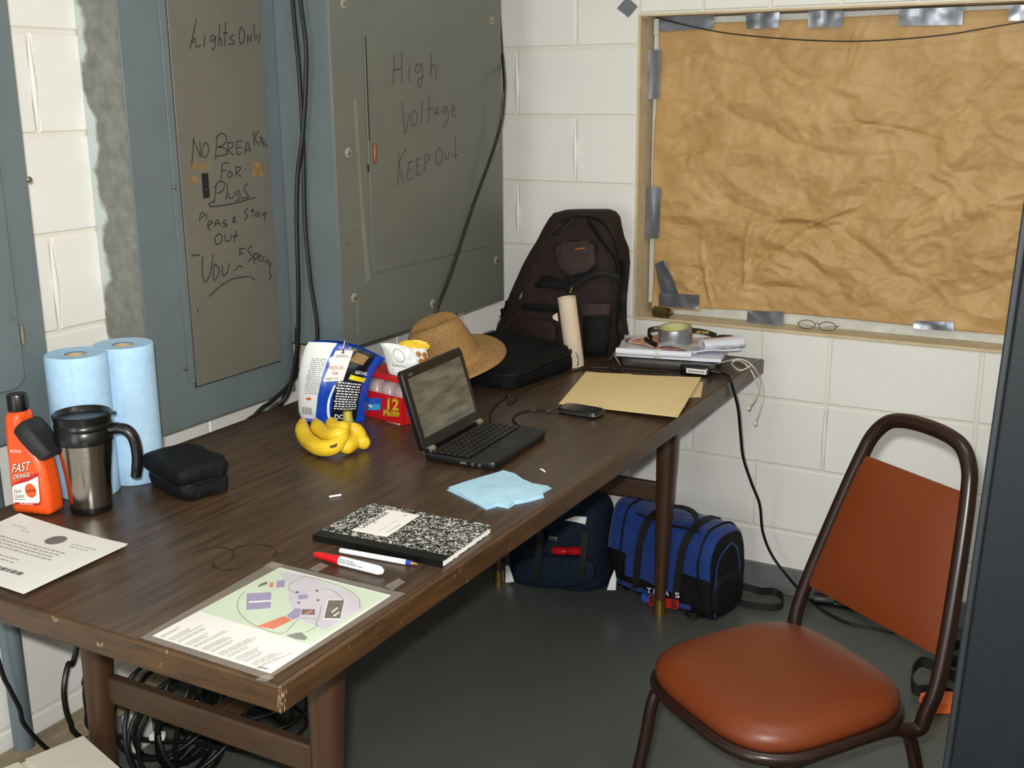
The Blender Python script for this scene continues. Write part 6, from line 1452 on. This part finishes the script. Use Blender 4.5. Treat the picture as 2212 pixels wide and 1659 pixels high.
cable('power_cable', [Vector((.10, -1.55, .68)), at(192, 1430, 0, .10), at(184, 1480, 0, .11), at(188, 1530, 0, .11), at(210, 1580, 0, .11), Vector((.16, -1.55, .05)), Vector((.24, -1.4, .008))], .0058, 'black cord just left of the table leg, half hidden behind it')
cr_ = random.Random(12)
for k, (lab, cx_, cy2, rad, nl, z0) in enumerate((('coiled black cable heap on the floor under the table', .20, -1.38, .15, 7, .008), ('upright loops of black cable hanging behind the near table stretcher', .2, at(395, 1545, 0, .2).y, .15, 9, at(395, 1545, 0, .2).z))):
    t = thing('cable_coil', lab, 'cable', Vector((cx_, cy2, 0)), 'coiled cables under the table')
    for i in range(nl):
        pts = []; ph_ = cr_.uniform(0, 6); tilt = cr_.uniform(.1, .5) if k == 0 else cr_.uniform(.9, 1.4); ax_ = cr_.uniform(0, 6.28); r_ = rad * cr_.uniform(.7, 1.05)
        for j in range(28):
            a = 2 * math.pi * j / 28; rr_ = r_ * (1 + .12 * math.sin(2 * a + ph_)); x, y = rr_ * math.cos(a), rr_ * .8 * math.sin(a)
            u_ = x * math.cos(ax_) + y * math.sin(ax_)
            if k == 0: p = Vector((cx_ + x, cy2 + y, z0 + .012 * i + (u_ + r_) * tilt * .45 * (i > 2)))
            else: p = Vector((cx_ - .04 + .05 * math.sin(a + ph_) + .012 * i, cy2 + y * 1.15 + .02 * math.sin(i * 2.1), z0 + x * .95 + .02 * math.cos(i * 1.7)))
            p.x = max(p.x, .065); p.z = max(p.z, .006); pts.append(p)
        obj('cable_loop', G().tube(pts, .0052, 7, True), 'black_cable', t, smooth=60)
tag(obj('cable_plug', G().tube([at(424, 1516, 2, .25), at(446, 1528, 2, .25)], .004, 6), 'bag_yellow'), 'short yellow plug end among the cables under the table', 'plug')
tag(obj('cable_plug', G().box(at(340, 1590, 2, .12), (.035, .02, .016), ((X + Y * .6).normalized(), (Y - X * .6).normalized(), Z)), 'label_white', bevel=.004), 'white plug lying in the cable heap under the table', 'plug')
# cream carton in the near left corner
cc0 = at(181, 1588, 2, .30); ca_ = (at(262, 1659, 2, .30) - cc0); cb_ = (at(87, 1631, 2, .30) - cc0); ca_.normalize(); cb_ = (cb_ - ca_ * cb_.dot(ca_)).normalized()
ctn = thing('cream_carton', 'cream cardboard carton cut off by the lower left corner', 'carton', cc0 + (ca_ + cb_) * .12 - Z * .30)
def CP(a, b, z): return Vector((cc0.x, cc0.y, 0)) + ca_ * a + cb_ * b + Z * z
obj('carton_body', G().box(CP(.15, .12, .149), (.30, .24, .298), (ca_, cb_, Z)), 'cream_carton', ctn, bevel=.006)
obj('flap', G().box(CP(.15, .058, .3), (.296, .112, .003), (ca_, cb_, Z)), 'cream_carton', ctn, bevel=.001); obj('flap', G().box(CP(.15, .182, .3), (.296, .112, .003), (ca_, cb_, Z)), 'cream_carton', ctn, bevel=.001)

# ============================================================ RIGHT SIDE
mk('slate_panel', '14191d', rough=.55, var=.12, vs=30, bump=.15, bs=120, spec=.3)
mk('slate_edge', '1c2024', rough=.6)
PYb = -1.5; tl = math.radians(2.1); ux_ = Vector((math.cos(tl), 0, -math.sin(tl))); uz_ = Vector((math.sin(tl), 0, math.cos(tl)))
bo0 = Vector((1.784, PYb, .0)); BWd = .585
brd = thing('tall_panel', 'tall dark slate-grey panel standing at the right edge', 'panel', bo0 + ux_ * .3)
zo = BWd * math.sin(tl)
def BP(a, b, d): return bo0 + Z * zo + ux_ * a + uz_ * b + Y * d
obj('board', G().slab([BP(.006, 0, 0), BP(BWd, 0, 0), BP(BWd, 1.75, 0), BP(.006, 1.75, 0)], (0, .036, 0)), 'slate_panel', brd, bevel=.004)
obj('edge_strip', G().slab([BP(-.004, 0, -.001), BP(.0065, 0, -.001), BP(.0065, 1.752, -.001), BP(-.004, 1.752, -.001)], (0, .038, 0)), 'slate_edge', brd, bevel=.003)
# black tripod and straps on the floor behind the chair
trp = thing('folded_tripod', 'folded black tripod lying on the floor behind the chair', 'tripod', at(1850, 1305, 2, 0))
t0, t1 = at(1757, 1292, 2, .022), at(2060, 1325, 2, .022)
dt_ = (t1 - t0).normalized(); sd_ = Z.cross(dt_)
obj('tripod_head', G().tube([t0, t0 + dt_ * .06], [.016, .02], 12), 'black_plastic', trp)
for s in (-1, 0, 1): obj('leg', G().tube([t0 + dt_ * .05 + sd_ * (s * .008) + Z * (.004 if s == 0 else -.006), t1 + sd_ * (s * .02) - Z * .008], .0085, 8), 'black_plastic', trp)
wbs = thing('webbing_strap', 'black webbing strap heaped on the floor behind the right chair leg', 'strap', at(2010, 1470, 2, 0))
obj('strap_loop', ribbon(G(), spline([at(u, v, 2, z) for u, v, z in [(2075, 1395, .01), (2030, 1400, .02), (2040, 1420, .03), (2100, 1440, .02)]], 6), .035, Z, th=.003), 'strap_dark', wbs, smooth=50)
obj('strap_loop', ribbon(G(), spline([at(u, v, 2, z) for u, v, z in [(2080, 1470, .01), (2030, 1445, .03), (1990, 1430, .04), (1970, 1455, .03), (1978, 1490, .02), (2020, 1490, .015), (2070, 1505, .01)]], 6), .03, Z, th=.003), 'strap_dark', wbs, smooth=50)
mk('orange_webbing', 'd2622c', rough=.7, var=.1, vs=40)
osx = at(2035, 1530, 2, .0)
tag(obj('orange_strap', G().loft([sell(0, 0, a, b, 4, 24, (osx, hdir(CR), hdir(CF), Z), z, lambda x, y, t, z: (x + .004 * math.sin(9 * t), y)) for z, a, b in ((.001, .045, .03), (.006, .05, .034), (.03, .048, .03), (.036, .03, .02))]), 'orange_webbing', smooth=40), 'rolled orange strap on the floor between chair and panel', 'strap')
# ---- ceiling fixture (out of view, lights the room)
cf = thing('ceiling_light', 'white fluorescent ceiling fixture above the chair', 'light', (1.75, -1.75, RZ))
obj('housing', G().bb(1.12, 2.38, -1.88, -1.62, 2.545, RZ), 'frame_white', cf, bevel=.004)
mk('tube_glow', 'fff6e0', rough=.4, emit=2.0)
for y in (-1.81, -1.69): obj('fluorescent_tube', G().tube([(1.16, y, 2.53), (2.34, y, 2.53)], .013, 12), 'tube_glow', cf)
